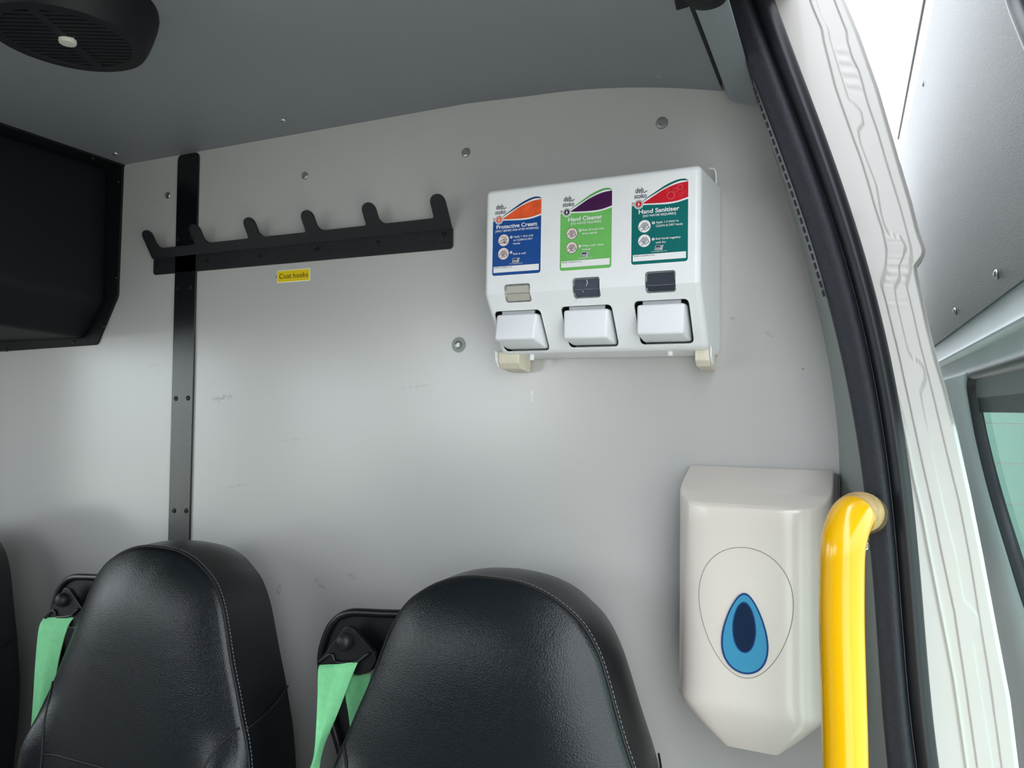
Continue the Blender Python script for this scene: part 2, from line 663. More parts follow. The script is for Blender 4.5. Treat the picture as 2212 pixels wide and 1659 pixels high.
# door header trim running away from the wall, with its gap to the ceiling
A = aty(1575, 220, -0.012)
B = aty(1640, 227, -0.012)
ax_, az, bx_, bz = A[0], A[2], B[0], B[2]
outl = round_poly([(ax_ - 0.003, ZC + 0.0), (ax_ - 0.001, az + 0.004), (ax_ + 0.008, az - 0.002), (bx_, bz), (bx_ - 0.004, bz + 0.014), (bx_ - 0.022, ZC + 0.0)], 0.004)
V, Fc = prism(outl, 1, -2.3, -0.012)
hdr = struct(mesh('trim_2', V, Fc, M_TRIMG, smooth=True, auto=40), 'grey header trim above the door opening')
V, Fc = box(-0.20, bx_ + 0.05, -2.3, 0.0, ZC + 0.0, ZC + 0.05)  # solid dark box, paints the shade of the gap
struct(mesh('trim_gap_shade', V, Fc, M_SLOT), 'dark box painting the shade of the gap behind the door header trim')

# ------------------------------------------------------------------ side lining between wall and seal
zz = np.linspace(0.0, 1.86, 60)
V = []
for z in zz:
    w = wallx(z)
    l = fL(z)
    for t in np.linspace(0, 1, 7):
        V.append((w + (l + 0.004 - w) * t + 0.004 * math.sin(math.pi * t), SEALY * t * 1.0, z))
side = struct(mesh('wall_right', V, grid_faces(7, len(zz)), M_SIDE, smooth=True), 'grey lining strip of the van side beside the door seal')
q = aty(1868, 1178, -0.14)
screw('screw', q, 0.006, M_STEEL, side)

# ------------------------------------------------------------------ door seal
seal = thing('door_seal', 'thick black rubber and flock seal curving up the door pillar', 'door seal', (float(fG(0.0)), SEALY, 0.0))


def sweep(cross, name, material, auto=60):
    """cross(z) -> list of (x, h) with h standing proud of the flange"""
    ztop = 1.90
    rows = []
    for z in np.linspace(0.0, ztop, 90):
        rows.append([(x, SEALY - h, z) for x, h in cross(z)])
    R_ = 0.10
    for k in range(1, 9):
        a_ = math.radians(90 * k / 8)
        rows.append([(x, SEALY - R_ * (1 - math.cos(a_)) - h * math.cos(a_), ztop + R_ * math.sin(a_) - h * math.sin(a_)) for x, h in cross(ztop)])
    rows.append([(x, -2.2, ztop + R_ - h) for x, h in cross(ztop)])
    V = [p for r in rows for p in r]
    return mesh(name, V, grid_faces(len(rows[0]), len(rows)), material, seal, smooth=True, auto=auto)


def cr_lip(z):
    l, g = fL(z), fG(z)
    us = [0, .03, .1, .2, .35, .5, .65, .78, .88, .95, 1.0]
    hs = [-.012, .002, .0045, .006, .008, .0105, .0125, .0125, .0095, .005, .001]
    return [(l + (g - l) * u, h) for u, h in zip(us, hs)]


def cr_bulb(z):
    g, r = fG(z), fR(z)
    out = []
    for k in range(13):
        a_ = math.pi * k / 12
        out.append(((g + r) / 2 - math.cos(a_) * (r - g) / 2, -0.004 + 0.019 * math.sin(a_) ** 0.8))
    return out


sweep(cr_lip, 'lip', M_FABRIC)
sweep(cr_bulb, 'bulb', M_RUBBER)
# pale perforated edge strip of the seal clip
V = []
zz = np.linspace(aty(1790, 650, SEALY)[2], aty(1630, 175, SEALY)[2], 40)
for i, z in enumerate(zz):
    w_ = 0.0052 * min(1, i / 5, (len(zz) - 1 - i) / 10 + .1)
    V += [(fL(z) - w_, SEALY + 0.001, z), (fL(z) + 0.001, SEALY - 0.003, z)]
eds = mesh('edge_strip', V, grid_faces(2, len(zz)), M_BEADTRIM, seal)
eds['label'] = 'pale perforated clip edge'
sV, sF = box(-0.0011, 0.0011, -0.0012, 0.0008, -0.0036, 0.0036)
sme = None
for k in range(24):
    z = zz[0] + (zz[-1] - zz[0]) * (k + .8) / 25.0
    s_ = (fL(z + .01) - fL(z - .01)) / .02
    o = mesh('slot', sV, sF, M_SLOT) if sme is None else bpy.data.objects.new('slot', sme)
    if sme is None:
        sme = o.data
    else:
        COL.objects.link(o)
    o.parent = eds
    o.location = Vector((float(fL(z) - 0.0021), SEALY - 0.001, float(z))) - abs_loc(eds)
    o.rotation_euler = (0, math.atan(s_), 0)

# ------------------------------------------------------------------ white body pillar with pressed steps and sealant beads
PXE = [(1801, -60), (1825, 0), (1856, 73), (1898, 191), (1943, 345), (1970, 436), (1986, 500), (2000, 540), (1998, 552), (1981, 574), (1983, 592), (2009, 713), (2026, 780), (2043, 837), (2068, 934), (2098, 1070), (2124, 1200), (2153, 1355), (2183, 1512), (2201, 1659), (2213, 1800)]
LN0 = [(1900, 780), (1938, 860), (1956, 934), (1974, 1031), (1993, 1114), (2009, 1200), (2042, 1366), (2062, 1471), (2089, 1659), (2106, 1800)]
LN1 = [(1735, -60), (1752, 8), (1775, 62), (1779, 87), (1804, 187), (1835, 276), (1860, 345), (1877, 400), (1890, 447), (1907, 500), (1915, 539), (1913, 580), (1904, 616), (1913, 649), (1932, 727), (1938, 750), (1963, 865), (1990, 990), (2015, 1100), (2035, 1200), (2062, 1324), (2089, 1504), (2111, 1659), (2125, 1800)]
LN2 = [(1745, -60), (1773, 31), (1789, 62), (1792, 83), (1806, 129), (1821, 177), (1833, 214), (1846, 225), (1860, 239), (1865, 266), (1854, 283), (1858, 308), (1872, 345), (1893, 400), (1904, 464), (1913, 494), (1921, 505), (1946, 514), (1957, 533), (1951, 555), (1942, 575), (1944, 600), (1933, 622), (1936, 649), (1949, 705), (1962, 760), (1970, 772), (1984, 780), (1996, 795), (1999, 820), (1988, 848), (2001, 917), (2021, 1012), (2043, 1114), (2065, 1200), (2082, 1297), (2098, 1311), (2112, 1330), (2116, 1355), (2102, 1388), (2114, 1463), (2145, 1659), (2160, 1800)]
LN3 = [(1785, -60), (1802, 0), (1829, 69), (1830, 87), (1841, 125), (1856, 154), (1875, 225), (1898, 291), (1913, 345), (1943, 442), (1957, 492), (1968, 536), (1968, 580), (1958, 616), (1968, 658), (1987, 741), (2015, 851), (2046, 981), (2071, 1081), (2094, 1200), (2114, 1324), (2139, 1477), (2164, 1659), (2180, 1800)]


def pl(P, y):
    P = np.array(P, float)
    if y > P[-1, 1]:
        return P[-1, 0] + (y - P[-1, 1]) * 0.085
    return np.interp(y, P[:, 1], P[:, 0])


def sstep(t):
    t = np.clip(t, 0, 1)
    return t * t * (3 - 2 * t)


PY = -0.142
nu, nv = 110, 360
pys = np.concatenate([np.linspace(-60, 1760, nv - 20), np.linspace(1790, 3300, 20)])
Rpx = np.array(PXR, float)
V = []
for py in pys:
    xr = np.interp(py, Rpx[:, 1], Rpx[:, 0]) + (0 if py > 0 else (py) * 0.36) + (0 if py < 1659 else (py - 1659) * 0.08)
    xl = xr - 26
    xe = pl(PXE, py)
    for i in range(nu):
        u = i / (nu - 1)
        px = xl + (xe - xl) * u
        h = 0.0
        h += 0.0013 * sstep((px - pl(LN1, py)) / 3 + .5)
        h -= 0.0013 * sstep((px - pl(LN2, py)) / 3 + .5)
        h += 0.0011 * sstep((px - pl(LN3, py)) / 3 + .5)
        if py > 780:
            dd = (px - pl(LN0, py)) / 4.0
            h += 0.0015 * math.exp(-dd * dd) * sstep((py - 800) / 120)
        # pressed ripples where the panels are joggled
        if 490 < py < 680:
            win = sstep((py - 495) / 25) * sstep((675 - py) / 25) * sstep((px - pl(LN1, py)) / 12) * sstep((pl(LN3, py) - px) / 12)
            h += 0.0004 * win * math.sin(py * 0.42 + 1.5 * math.sin(py * 0.07))
        if 90 < py < 215:
            win = sstep((py - 90) / 25) * sstep((215 - py) / 25) * sstep((px - pl(LN2, py)) / 12) * sstep((pl(LN3, py) - px) / 12)
            h += 0.0004 * win * math.sin(py * 0.25)
        # rolled outer edge
        ed = (xe - px)
        h -= 0.006 * (1 - sstep(ed / 9.0)) if ed < 9 else 0
        V.append(aty(px, py, PY - h))
Fc = grid_faces(nu, nv)
# return of the outer edge, away from the door opening
base = len(V)
for j in range(nv):
    e = np.array(V[j * nu + nu - 1])
    V.append(e + np.array([0.0, 0.05, 0]))
    V.append(e + np.array([-0.03, 0.06, 0]))
for j in range(nv - 1):
    a_, b_ = j * nu + nu - 1, (j + 1) * nu + nu - 1
    Fc.append([a_, base + 2 * j, base + 2 * j + 2, b_])
    Fc.append([base + 2 * j, base + 2 * j + 1, base + 2 * j + 3, base + 2 * j + 2])
pil = mesh('door_pillar', V, Fc, M_WHITE, smooth=True, auto=60)
struct(pil, 'white painted body pillar with pressed steps and sealant lines beside the black seal')

# outer skin of the van behind the pillar, and the roof
fE = fit_curve([q for q in PXE if 0 <= q[1] <= 1659 and not 470 < q[1] < 600], PY)
zz = list(np.linspace(-0.35, 1.86, 40))
prof = [(fE(z) - 0.012, z) for z in zz] + [(fE(1.86) - 0.05, 1.94), (fE(1.86) - 0.12, 1.985), (fE(1.86) - 0.30, 2.01), (XLEFT, 2.03), (XLEFT - 0.06, 1.9)]
V = [(x, y, z) for x, z in prof for y in (PY + 0.03, 2.6)]
body_side = struct(mesh('wall_outside', V, grid_faces(2, len(prof)), M_WHITE, smooth=True, auto=40), 'white outer skin of the van behind the pillar')
V = [(x, y, z) for x, z in prof[-5:] for y in (-2.4, PY + 0.03)]
struct(mesh('roof', V, grid_faces(2, 5), M_WHITE, smooth=True), 'white roof skin of the van')

# ------------------------------------------------------------------ slid-back door seen past the pillar
DZ = [0.0, 0.5, 1.0, 1.2, 1.37, 1.405, 1.466, 1.70, 1.95, 2.05]
DX = [0.30, 0.275, 0.232, 0.199, 0.170, 0.163, 0.156, 0.143, 0.1255, 0.112]


def doorx(z):
    return float(np.interp(z, DZ, DX))


def atdoor(px, py, off=0.0):
    z = 1.4
    for _ in range(40):
        p = atx(px, py, doorx(z) + off)
        z = 0.5 * z + 0.5 * p[2]
    return p


door = thing('door_1', 'sliding van door pushed back, with grey upper lining and a tinted window', 'door', (0.30, 0.2, 0.0))
del door['category']
struct(door)
ZP0 = float(np.mean([atdoor(2040, 731)[2], atdoor(2212, 601)[2]]))
ZT = float(np.mean([atdoor(2020, 0)[2], atdoor(1962, 255)[2]]))
YN, YF = -0.54, 1.0
# textured upper lining
rows = np.linspace(ZP0, ZT, 10)
V = []
for z in rows:
    for y in np.linspace(YN, YF, 4):
        V.append((doorx(z), y, z))
k = len(V)
for z in rows:
    for y in np.linspace(YN, YF, 4):
        V.append((doorx(z) + 0.006, y, z - 0.0))
Fc = grid_faces(4, 10) + [[i + k for i in f] for f in grid_faces(4, 10)]
for i in range(3):
    Fc.append([i, i + 1, k + i + 1, k + i])
    Fc.append([36 + i, 36 + i + 1, k + 36 + i + 1, k + 36 + i])
lin_p = mesh('lining_panel', V, Fc, M_TEXGREY, door, smooth=True, auto=40)
lin_p['label'] = 'grey orange-peel lining panel'
for px, py in [(1995, 180), (2155, 592), (2065, 672)]:
    c_ = atdoor(px, py)
    V, Fc = lathe([(0.0058, 0), (0.005, 0.0025), (0.002, 0.004)], (0, 0, 0), 'z', 14, 1)
    V = [(c_[0] - v[2], c_[1] + v[0], c_[2] + v[1]) for v in V]
    mesh('rivet', V, Fc, M_STEEL, lin_p, smooth=True)
# white strip made up to stand for the bright sky gap, with black rubber lip
zt1 = ZT + 0.055
rowsf = [(doorx(ZT) + 0.001, ZT - 0.002), (doorx(ZT) + 0.0045, ZT + 0.004), (doorx(zt1) + 0.004, zt1), (doorx(zt1) + 0.03, zt1 + 0.012)]
V = [(x, y, z) for x, z in rowsf for y in (YN, YF)]
mesh('sky_strip', V, grid_faces(2, 4), M_WHITE, door, smooth=True, auto=30)
V, Fc = tube([(doorx(zt1) + 0.003, YN, zt1 - 0.002), (doorx(zt1) + 0.003, YF, zt1 - 0.002)], 0.0022, 8)
mesh('rubber_lip', V, Fc, M_RUBBER, door, smooth=True)
# near edge rubber at the upper corner
pts = [atdoor(2180, -60, -0.004), atdoor(2196, 0, -0.004), atdoor(2216, 52, -0.004), atdoor(2260, 150, -0.004), atdoor(2330, 290, -0.004)]
V, Fc = tube(smooth_path(pts, 16), 0.008, 10)
mesh('edge_rubber', V, Fc, M_RUBBER, door, smooth=True)
# painted frame below the lining: folded ridge, then the window aperture
zr = float(atdoor(2120, 735, -0.004)[2])
zw = float(np.mean([atdoor(2105, 800)[2], atdoor(2212, 766)[2]]))
prof = [(doorx(ZP0) + 0.003, ZP0 + 0.004), (doorx(ZP0) + 0.004, ZP0 - 0.004), (doorx(zr) + 0.001, zr + 0.010), (doorx(zr) - 0.0035, zr + 0.002), (doorx(zr) - 0.003, zr - 0.001), (doorx(zr) + 0.005, zr - 0.005), (doorx(zw) + 0.004, zw + 0.008), (doorx(zw) + 0.001, zw)]
V = [(x, y, z) for x, z in prof for y in (YN, YF)]
mesh('window_rail', V, grid_faces(2, len(prof)), M_DOORPAINT, door, smooth=True, auto=35)
# stile beyond the window: from the aperture edge to the far end of the door
edge_px = [(2091, 812), (2090, 835), (2097, 880), (2110, 950), (2130, 1035), (2152, 1115), (2178, 1200), (2212, 1310), (2260, 1450)]
edge = [atdoor(*q) for q in edge_px]
edge = [(float(e[1]), float(e[2])) for e in edge]
corner = (edge[0][0] - 0.012, zw)
V, rows_ = [], []
chain = [(edge[0][0] - 0.02, zw)] + [(edge[0][0] - 0.004, zw - 0.0015)] + edge + [(edge[-1][0] + (edge[-1][0] - edge[-3][0]) / (edge[-1][1] - edge[-3][1]) * (0.55 - edge[-1][1]), 0.55)]
for y, z in chain:
    for t in (0, .02, .06, .3, 1.0):
        yy = y + (YF - y) * t
        V.append((doorx(z) + (0.004 if t == 0 else (-0.002 if t == .02 else 0.0)), yy, z))
mesh('door_stile', V, grid_faces(5, len(chain)), M_DOORPAINT, door, smooth=True, auto=40)
lowz = 0.55
V = [(doorx(z), y, z) for z in (0.0, 0.3, lowz) for y in (YN, YF)]
mesh('lower_panel', V, grid_faces(2, 3), M_DOORPAINT, door)
# window: rubber, surround, band, glass
win = bpy.data.objects.new('window', None)
COL.objects.link(win)
adopt(win, door)
loop = [(YN, zw)] + chain + [(YN, 0.55)]
gpath = [np.array([doorx(z) + 0.002, y, z]) for y, z in loop]
gpath = smooth_path(gpath[1:-1], 60)
gpath = [np.array([doorx(zw) + 0.002, YN, zw])] + gpath
V = []
off = [(-0.001, -0.002), (0.003, -0.004), (0.007, -0.003), (0.010, 0.003), (0.012, 0.012)]
P = np.array(gpath)
for i, p_ in enumerate(P):
    t = P[min(i + 1, len(P) - 1)] - P[max(i - 1, 0)]
    t /= np.linalg.norm(t) + 1e-9
    nrm = np.cross(t, np.array([1.0, 0, 0]))
    if i == 0:
        flip = 1.0 if nrm[2] < 0 else -1.0      # first stretch is the top edge: inwards is down
    nrm = nrm * flip
    nrm /= np.linalg.norm(nrm) + 1e-9
    for a_, b_ in off:
        V.append(p_ + nrm * a_ + np.array([b_, 0, 0]))
mesh('window_rubber', V, grid_faces(len(off), len(P)), M_RUBBER, win, smooth=True, auto=50)


def door_patch(name, z0, z1, offx, material, shrink=0.012):
    zz_ = np.linspace(z0, z1, 8)
    V = []
    for z in zz_:
        ye = np.interp(-z, [-e[1] for e in chain], [e[0] for e in chain]) - shrink
        for y in (YN, ye):
            V.append((doorx(z) + offx, y, z))
    return mesh(name, V, grid_faces(2, 8), material, win)


zg = float(atdoor(2170, 888, 0.011)[2])
zb_ = float(atdoor(2170, 850, 0.008)[2])
print('CHAIN', [(round(a, 3), round(b, 3)) for a, b in chain], zw, zr, ZP0, ZT, zg, zb_)
door_patch('window_surround', zb_ - 0.002, zw + 0.004, 0.008, M_GREYFR)
door_patch('tint_band', zg - 0.002, zb_, 0.009, M_DARKBAND)
door_patch('pane', 0.55, zg, 0.011, M_GLASS, 0.010)

# ------------------------------------------------------------------ floor, left side, ground, building outside
V, Fc = box(XLEFT, 0.09, -2.3, 0.0, -0.03, 0.0)
struct(mesh('floor', V, Fc, M_FLOOR), 'grey vinyl floor of the van')
# left lining with a window opening
wy0, wy1, wz0, wz1 = -1.05, -0.42, 0.95, 1.54
V, Fc = merge([box(XLEFT - 0.03, XLEFT, -2.3, 0.0, 0.0, wz0), box(XLEFT - 0.03, XLEFT, -2.3, 0.0, wz1, ZC + 0.03),
               box(XLEFT - 0.03, XLEFT, -1.28, wy0, wz0, wz1), box(XLEFT - 0.03, XLEFT, -2.3, -2.08, wz0, wz1), box(XLEFT - 0.03, XLEFT, wy1, 0.0, wz0, wz1)])
wl = struct(mesh('wall_left', V, Fc, M_WALL), 'grey lining of the far side of the van')
V, Fc = box(XLEFT - 0.02, XLEFT - 0.015, wy0, wy1, wz0, wz1)
w1 = struct(mesh('window_1', V, Fc, M_CLEAR), 'side window in the far lining')
V, Fc = box(XLEFT - 0.02, XLEFT - 0.015, -2.08, -1.28, wz0, wz1)  # unseen window, added to bring more light onto the bulkhead
struct(mesh('window_fill', V, Fc, M_CLEAR), 'second side window added in the far lining for more light')
# cab end of the cabin and the front part of the van side, unseen, added and shaped to cut the light from the front
V, Fc = merge([box(XLEFT, 0.10, -2.33, -2.30, 0.0, 1.15), box(XLEFT, 0.10, -2.33, -2.30, 1.74, ZC + 0.03), box(-1.25, 0.10, -2.33, -2.30, 1.15, 1.74), box(0.04, 0.09, -2.30, -1.35, 0.0, 0.98), box(-0.02, 0.03, -2.30, -1.35, 1.55, ZC + 0.03)])
struct(mesh('wall_light_block', V, Fc, mat('dark_block_lining', (95, 97, 100), 0.6)), 'unseen dark lining towards the cab, added to block light')
V, Fc = box(-60, 60, -60, 60, -0.65, -0.60)
struct(mesh('ground', V, Fc, M_ASPHALT), 'pale concrete yard outside')
bld = thing('building', 'pale clad building seen through the green door glass', 'building', (3.0, 9.0, -0.6))
V, Fc = box(-1.0, 9.0, 9.0, 12.0, -0.6, 2.7)
mesh('wall_core', V, Fc, M_CLADG, bld)
bV, bF = box(-5.0, 5.0, -0.03, 0.0, 0.012, 0.438)
bme = None
for k in range(7):
    if bme is None:
        o = mesh('cladding_board', bV, bF, M_CLAD)
        bme = o.data
    else:
        o = bpy.data.objects.new('cladding_board', bme)
        COL.objects.link(o)
    o.parent = bld
    o.location = (1.0, 0.0, 0.02 + 0.45 * k)

# ------------------------------------------------------------------ overhead box in the corner
ob = thing('overhead_box', 'black moulded box with a riveted flange in the corner under the ceiling', 'overhead box', (-1.7, 0.0, 1.46))
c1, c2, c3 = aty(269, 357), aty(258, 640), aty(213, 745)
fl = round_poly([(XLEFT, float(aty(0, 763)[2]) - 0.004), (c3[0], c3[2]), (c2[0], c2[2]), (c1[0], ZC), (XLEFT, ZC)], 0.006)
V, Fc = prism(fl, 1, -0.005, 0.0)
flange = mesh('wall_flange', V, Fc, M_BLACKP, ob, bevel=(0.0012, 2))
zbr = float(aty(180, 733)[2])
xr_, xc_ = float(aty(233, 560)[0]), float(aty(188, 728)[0])
e0 = atx(0, 702, xc_)
slope = (e0[2] - zbr) / (0 - e0[1])
sec = [(XLEFT, zbr), (xc_, zbr), (xr_, float(aty(231, 655)[2])), (xr_, ZC), (XLEFT, ZC)]


def sec_at(y, grow=0.0):
    dz = -y * slope
    return [(x, (z + dz) if z < ZC - 0.01 else z) for x, z in sec]


ys = [0.0, -0.02, -0.2, -0.5, -0.9]
V = []
for y in ys:
    V += [(x, y, z) for x, z in sec_at(y)]
n = 5
Fc = grid_faces(n, len(ys), True) + [list(range(n)), [(len(ys) - 1) * n + k for k in range(n)]]
body = mesh('body', V, Fc, M_BLACKP, ob, smooth=True, bevel=(0.012, 4), auto=50)
V, Fc = box(xr_ - 0.01, c1[0] + 0.002, -0.95, 0.0, ZC - 0.004, ZC)
cfl = mesh('ceiling_flange', V, Fc, M_BLACKP, ob, bevel=(0.001, 2))
for px, py in [(255, 392), (250, 600), (226, 704), (160, 740), (14, 756)]:
    screw('rivet', aty(px, py, -0.005), 0.0045, M_BSCREW, ob, hexr=False)
for yy in (-0.06, -0.25):
    screw('rivet', (c1[0] - 0.014, yy, ZC - 0.004), 0.0045, M_BSCREW, ob, axis='z', hexr=False)

# ------------------------------------------------------------------ roof vent
VC = np.array([-0.862, -0.466, ZC])
vent = thing('roof_vent', 'round black slatted vent with a pale centre knob on the ceiling', 'vent', VC)
FH = 0.052
prof = [(0.099, 0.0), (0.100, 0.006), (0.0985, 0.016), (0.094, 0.032), (0.089, 0.046), (0.0855, FH), (0.0715, FH + 0.0006), (0.0705, FH - 0.0005), (0.0705, FH - 0.010)]
V, Fc = lathe(prof, VC, 'z', 64)
Fc = Fc[:-2]
mesh('housing', V, Fc, M_BLACKP, vent, smooth=True, auto=35)
V, Fc = lathe([(0.081, FH - 0.022), (0.001, FH - 0.022)], VC, 'z', 48)
mesh('back_plate', V, Fc[:-1], M_SLOT, vent)
ang = math.atan2(0.0265, 0.0541)
u = np.array([math.cos(ang), math.sin(ang), 0])
v = np.array([-math.sin(ang), math.cos(ang), 0])
pitch = 0.0088
for k in range(-7, 8):
    off_ = k * pitch
    hl = math.sqrt(max(0.0715 ** 2 - off_ ** 2, 0.0001))
    w_ = pitch * 0.36
    zt, zb = ZC - FH + 0.0006, ZC - FH + 0.010
    V = []
    for s in (-hl, hl):
        for dv, z in ((-w_, zt), (w_, zt), (w_ + 0.001, zb), (-w_ + 0.001, zb)):
            q = VC + u * s + v * (off_ + dv)
            V.append((q[0], q[1], z))
    Fc = [[0, 1, 2, 3], [4, 5, 6, 7], [0, 1, 5, 4], [1, 2, 6, 5], [2, 3, 7, 6], [3, 0, 4, 7]]
    mesh('slat', V, Fc, M_BLACKP, vent)
V = []
for s in (-0.0712, 0.0712):
    for du, z in ((-0.006, ZC - FH + 0.0002), (0.006, ZC - FH + 0.0002), (0.006, ZC - FH + 0.012), (-0.006, ZC - FH + 0.012)):
        q = VC + u * du + v * s
        V.append((q[0], q[1], z))
mesh('cross_bar', V, Fc, M_BLACKP, vent)
V, Fc = lathe([(0.0098, FH - 0.004), (0.0098, FH + 0.0028), (0.0088, FH + 0.0044), (0.004, FH + 0.005)], VC, 'z', 24)
kn = mesh('knob', V, Fc, M_BTNCREAM, vent, smooth=True, auto=35)
kn['label'] = 'pale cream centre knob'

# black bracket on the door header, cut by the frame
br = thing('door_roller_bracket', 'black bracket with a round cap on the door header trim', 'bracket', (-0.14, -0.24, az))
c_ = atz(1473, -6, ZC - 0.03)
p0 = atz(1452, -30, 1.790)
p1 = atz(1461, 20, 1.790)
p2 = atz(1488, 12, 1.790)
p3 = atz(1484, -30, 1.790)
V = [(q[0], q[1], z) for z in (1.788, 1.815) for q in (p0, p1, p2, p3)]
Fc = [[0, 1, 2, 3], [4, 5, 6, 7], [0, 1, 5, 4], [1, 2, 6, 5], [2, 3, 7, 6], [3, 0, 4, 7]]
mesh('plate', V, Fc, M_BLACKP, br, bevel=(0.001, 2))
zc_ = az - 0.004
c_ = atz(1527, -18, zc_)
V, Fc = lathe([(0.021, -0.004), (0.0215, 0.004), (0.019, 0.009), (0.010, 0.011)], c_, 'z', 32)
mesh('cap', V, Fc, M_BLACKP, br, smooth=True, auto=40)
screw('screw', atz(1497, 2, zc_ - 0.004), 0.0042, M_STEEL, br, axis='z')

# ------------------------------------------------------------------ coat hook rack
rack = thing('coat_rack', 'black textured metal rack of six coat hooks on the bulkhead', 'coat rack', aty(650, 566))
f0, f1 = aty(331, 559, -0.004), aty(976, 491, -0.004)
b0, b1 = aty(331, 596, -0.004), aty(978, 534, -0.004)
zf = float((f0[2] + f1[2]) / 2)
zb = float((b0[2] + b1[2]) / 2)
xa, xb = float((f0[0] + b0[0]) / 2), float((f1[0] + b1[0]) / 2)
T = 0.004
pts = round_poly([(xa, zb), (xb, zb), (xb, zf), (xa, zf)], 0.0)[0::5]
pts = [(xa + 0.004, zb), (xb - 0.004, zb), (xb, zb + 0.004), (xb, zf), (xa, zf), (xa, zb + 0.004)]
V, Fc = prism(pts, 1, -T, 0.0)
mesh('back_plate', V, Fc, M_HAMMER, rack, bevel=(0.0006, 1))
tv = np.array([0, -0.024, 0.040])
tv /= np.linalg.norm(tv)
tn = np.array([0, -tv[2], tv[1]])


def on_flange(px, py):
    d = ray(px, py)
    P0 = np.array([0, -T, zf])
    t = np.dot(P0 - CAM, tn) / np.dot(d, tn)
    q = CAM + t * d
    return q[0], np.dot(q - P0, tv)


tips = [on_flange(*q) for q in [(313, 498), (420, 489), (536, 470), (661, 453), (793, 434), (936, 413)]]
web = on_flange(480, 521)[1]
top = float(np.mean([t[1] for t in tips]))
hw = 0.0135
outl = [(xa, 0.0)]
N = len(tips)
ctr = [t[0] for t in tips]
ctr[0] = xa + hw
ctr[-1] = xb - hw
for i, c_ in enumerate(ctr):
    L_, R_ = c_ - hw, c_ + hw
    if i > 0:
        outl += [(L_ - 0.003, web), (L_, web + 0.003)]
    for k in range(9):
        a_ = math.pi - math.pi * k / 8
        outl.append((c_ + hw * math.cos(a_), top - hw + hw * math.sin(a_)))
    if i < N - 1:
        for k in range(6):
            a_ = math.radians(180 + 90 * k / 5)
            outl.append((R_ + 0.012 + 0.012 * math.cos(a_), web + 0.012 + 0.012 * math.sin(a_)))
outl += [(xb, 0.0)]
n = len(outl)
V = []
P0 = np.array([0, -T, zf])
for s in (0.0, 0.0035):
    for a_, b_ in outl:
        V.append(P0 + np.array([a_, 0, 0]) + tv * b_ - tn * s * -1)
Fc = [list(range(n)), list(range(2 * n - 1, n - 1, -1))] + [[i, (i + 1) % n, n + (i + 1) % n, n + i] for i in range(n)]
mesh('hook_flange', V, Fc, M_HAMMER, rack)
for px, py in [(341, 574), (448, 564), (562, 554), (685, 540), (817, 525), (959, 506)]:
    screw('screw', aty(px, py, -T), 0.0045, M_BSCREW, rack)

# coat hooks sticker
st = thing('sticker', 'small yellow sticker reading Coat hooks below the hook rack', 'sticker', aty(634, 600))
sx0, sx1 = aty(599, 600)[0], aty(670, 595)[0]
sz0, sz1 = aty(634, 609)[2], aty(634, 582)[2]
V, Fc = prism(rounded(sx0, sz0, sx1, sz1, 0.003), 1, -0.0004, 0)
mesh('border', V, Fc, M_STICKW, st)
bw = 0.0016
V, Fc = prism(rounded(sx0 + bw, sz0 + bw, sx1 - bw, sz1 - bw, 0.002), 1, -0.0007, -0.0003)
mesh('face', V, Fc, M_STICKY, st)
tV, tF = text_fit('Coat hooks', sx0 + 0.0055, sx1 - 0.0045, sz0 + 0.0072, 0.0098)
mesh('lettering', [(x, -0.001, z) for x, z in tV], tF, M_INK, st)

# ------------------------------------------------------------------ triple skin-care dispenser
DFY = -0.116
fx0, fx1 = float(aty(1048, 500, DFY)[0]), float(aty(1514, 480, DFY)[0])
zt_ = float(np.mean([aty(1060, 413, DFY)[2], aty(1500, 353, DFY)[2]]))
zfold = float(np.mean([aty(1047, 640, DFY)[2], aty(1517, 607, DFY)[2]]))
BY = -0.060
zbot = float(np.mean([aty(1085, 765, BY)[2], aty(1525, 752, BY)[2]]))
disp = thing('hand_care_dispenser', 'white triple dispenser with blue, green and teal labels on the bulkhead', 'dispenser', ((fx0 + fx1) / 2, 0.0, zbot))
bx0, bx1 = fx0 + 0.004, float(aty(1558, 650)[0])
V = [(bx0, -0.002, zbot - 0.006), (bx1, -0.002, zbot - 0.006), (bx1, -0.002, zt_ + 0.004), (bx0, -0.002, zt_ + 0.004),
     (fx0, DFY, zt_), (fx1, DFY, zt_), (fx0, DFY - 0.002, zfold), (fx1, DFY - 0.002, zfold), (fx0, BY, zbot), (fx1, BY, zbot)]
Fc = [[0, 1, 2, 3], [4, 5, 2, 3], [4, 6, 7, 5], [6, 8, 9, 7], [8, 0, 1, 9], [0, 8, 6, 4, 3], [1, 2, 5, 7, 9]]
hous = mesh('housing', V, Fc, M_DISP, disp, bevel=(0.007, 4), smooth=True, auto=30, bmin=0.75)


def dface(z):
    """y of the dispenser front at height z"""
    if z >= zfold:
        return DFY - 0.002 * (zt_ - z) / (zt_ - zfold)
    t = (zfold - z) / (zfold - zbot)
    return DFY - 0.002 + (BY - DFY + 0.002) * t


def on_disp(px, py):
    y = DFY
    for _ in range(30):
        p_ = aty(px, py, y)
        y = 0.5 * y + 0.5 * dface(min(max(p_[2], zbot), zt_))
    return p_


cutters = []


def cutter(pts, y0, y1):
    V, Fc = prism(pts, 1, y0, y1)
    o = mesh('cutter', V, Fc, M_HOLLOW)
    cutters.append(o)


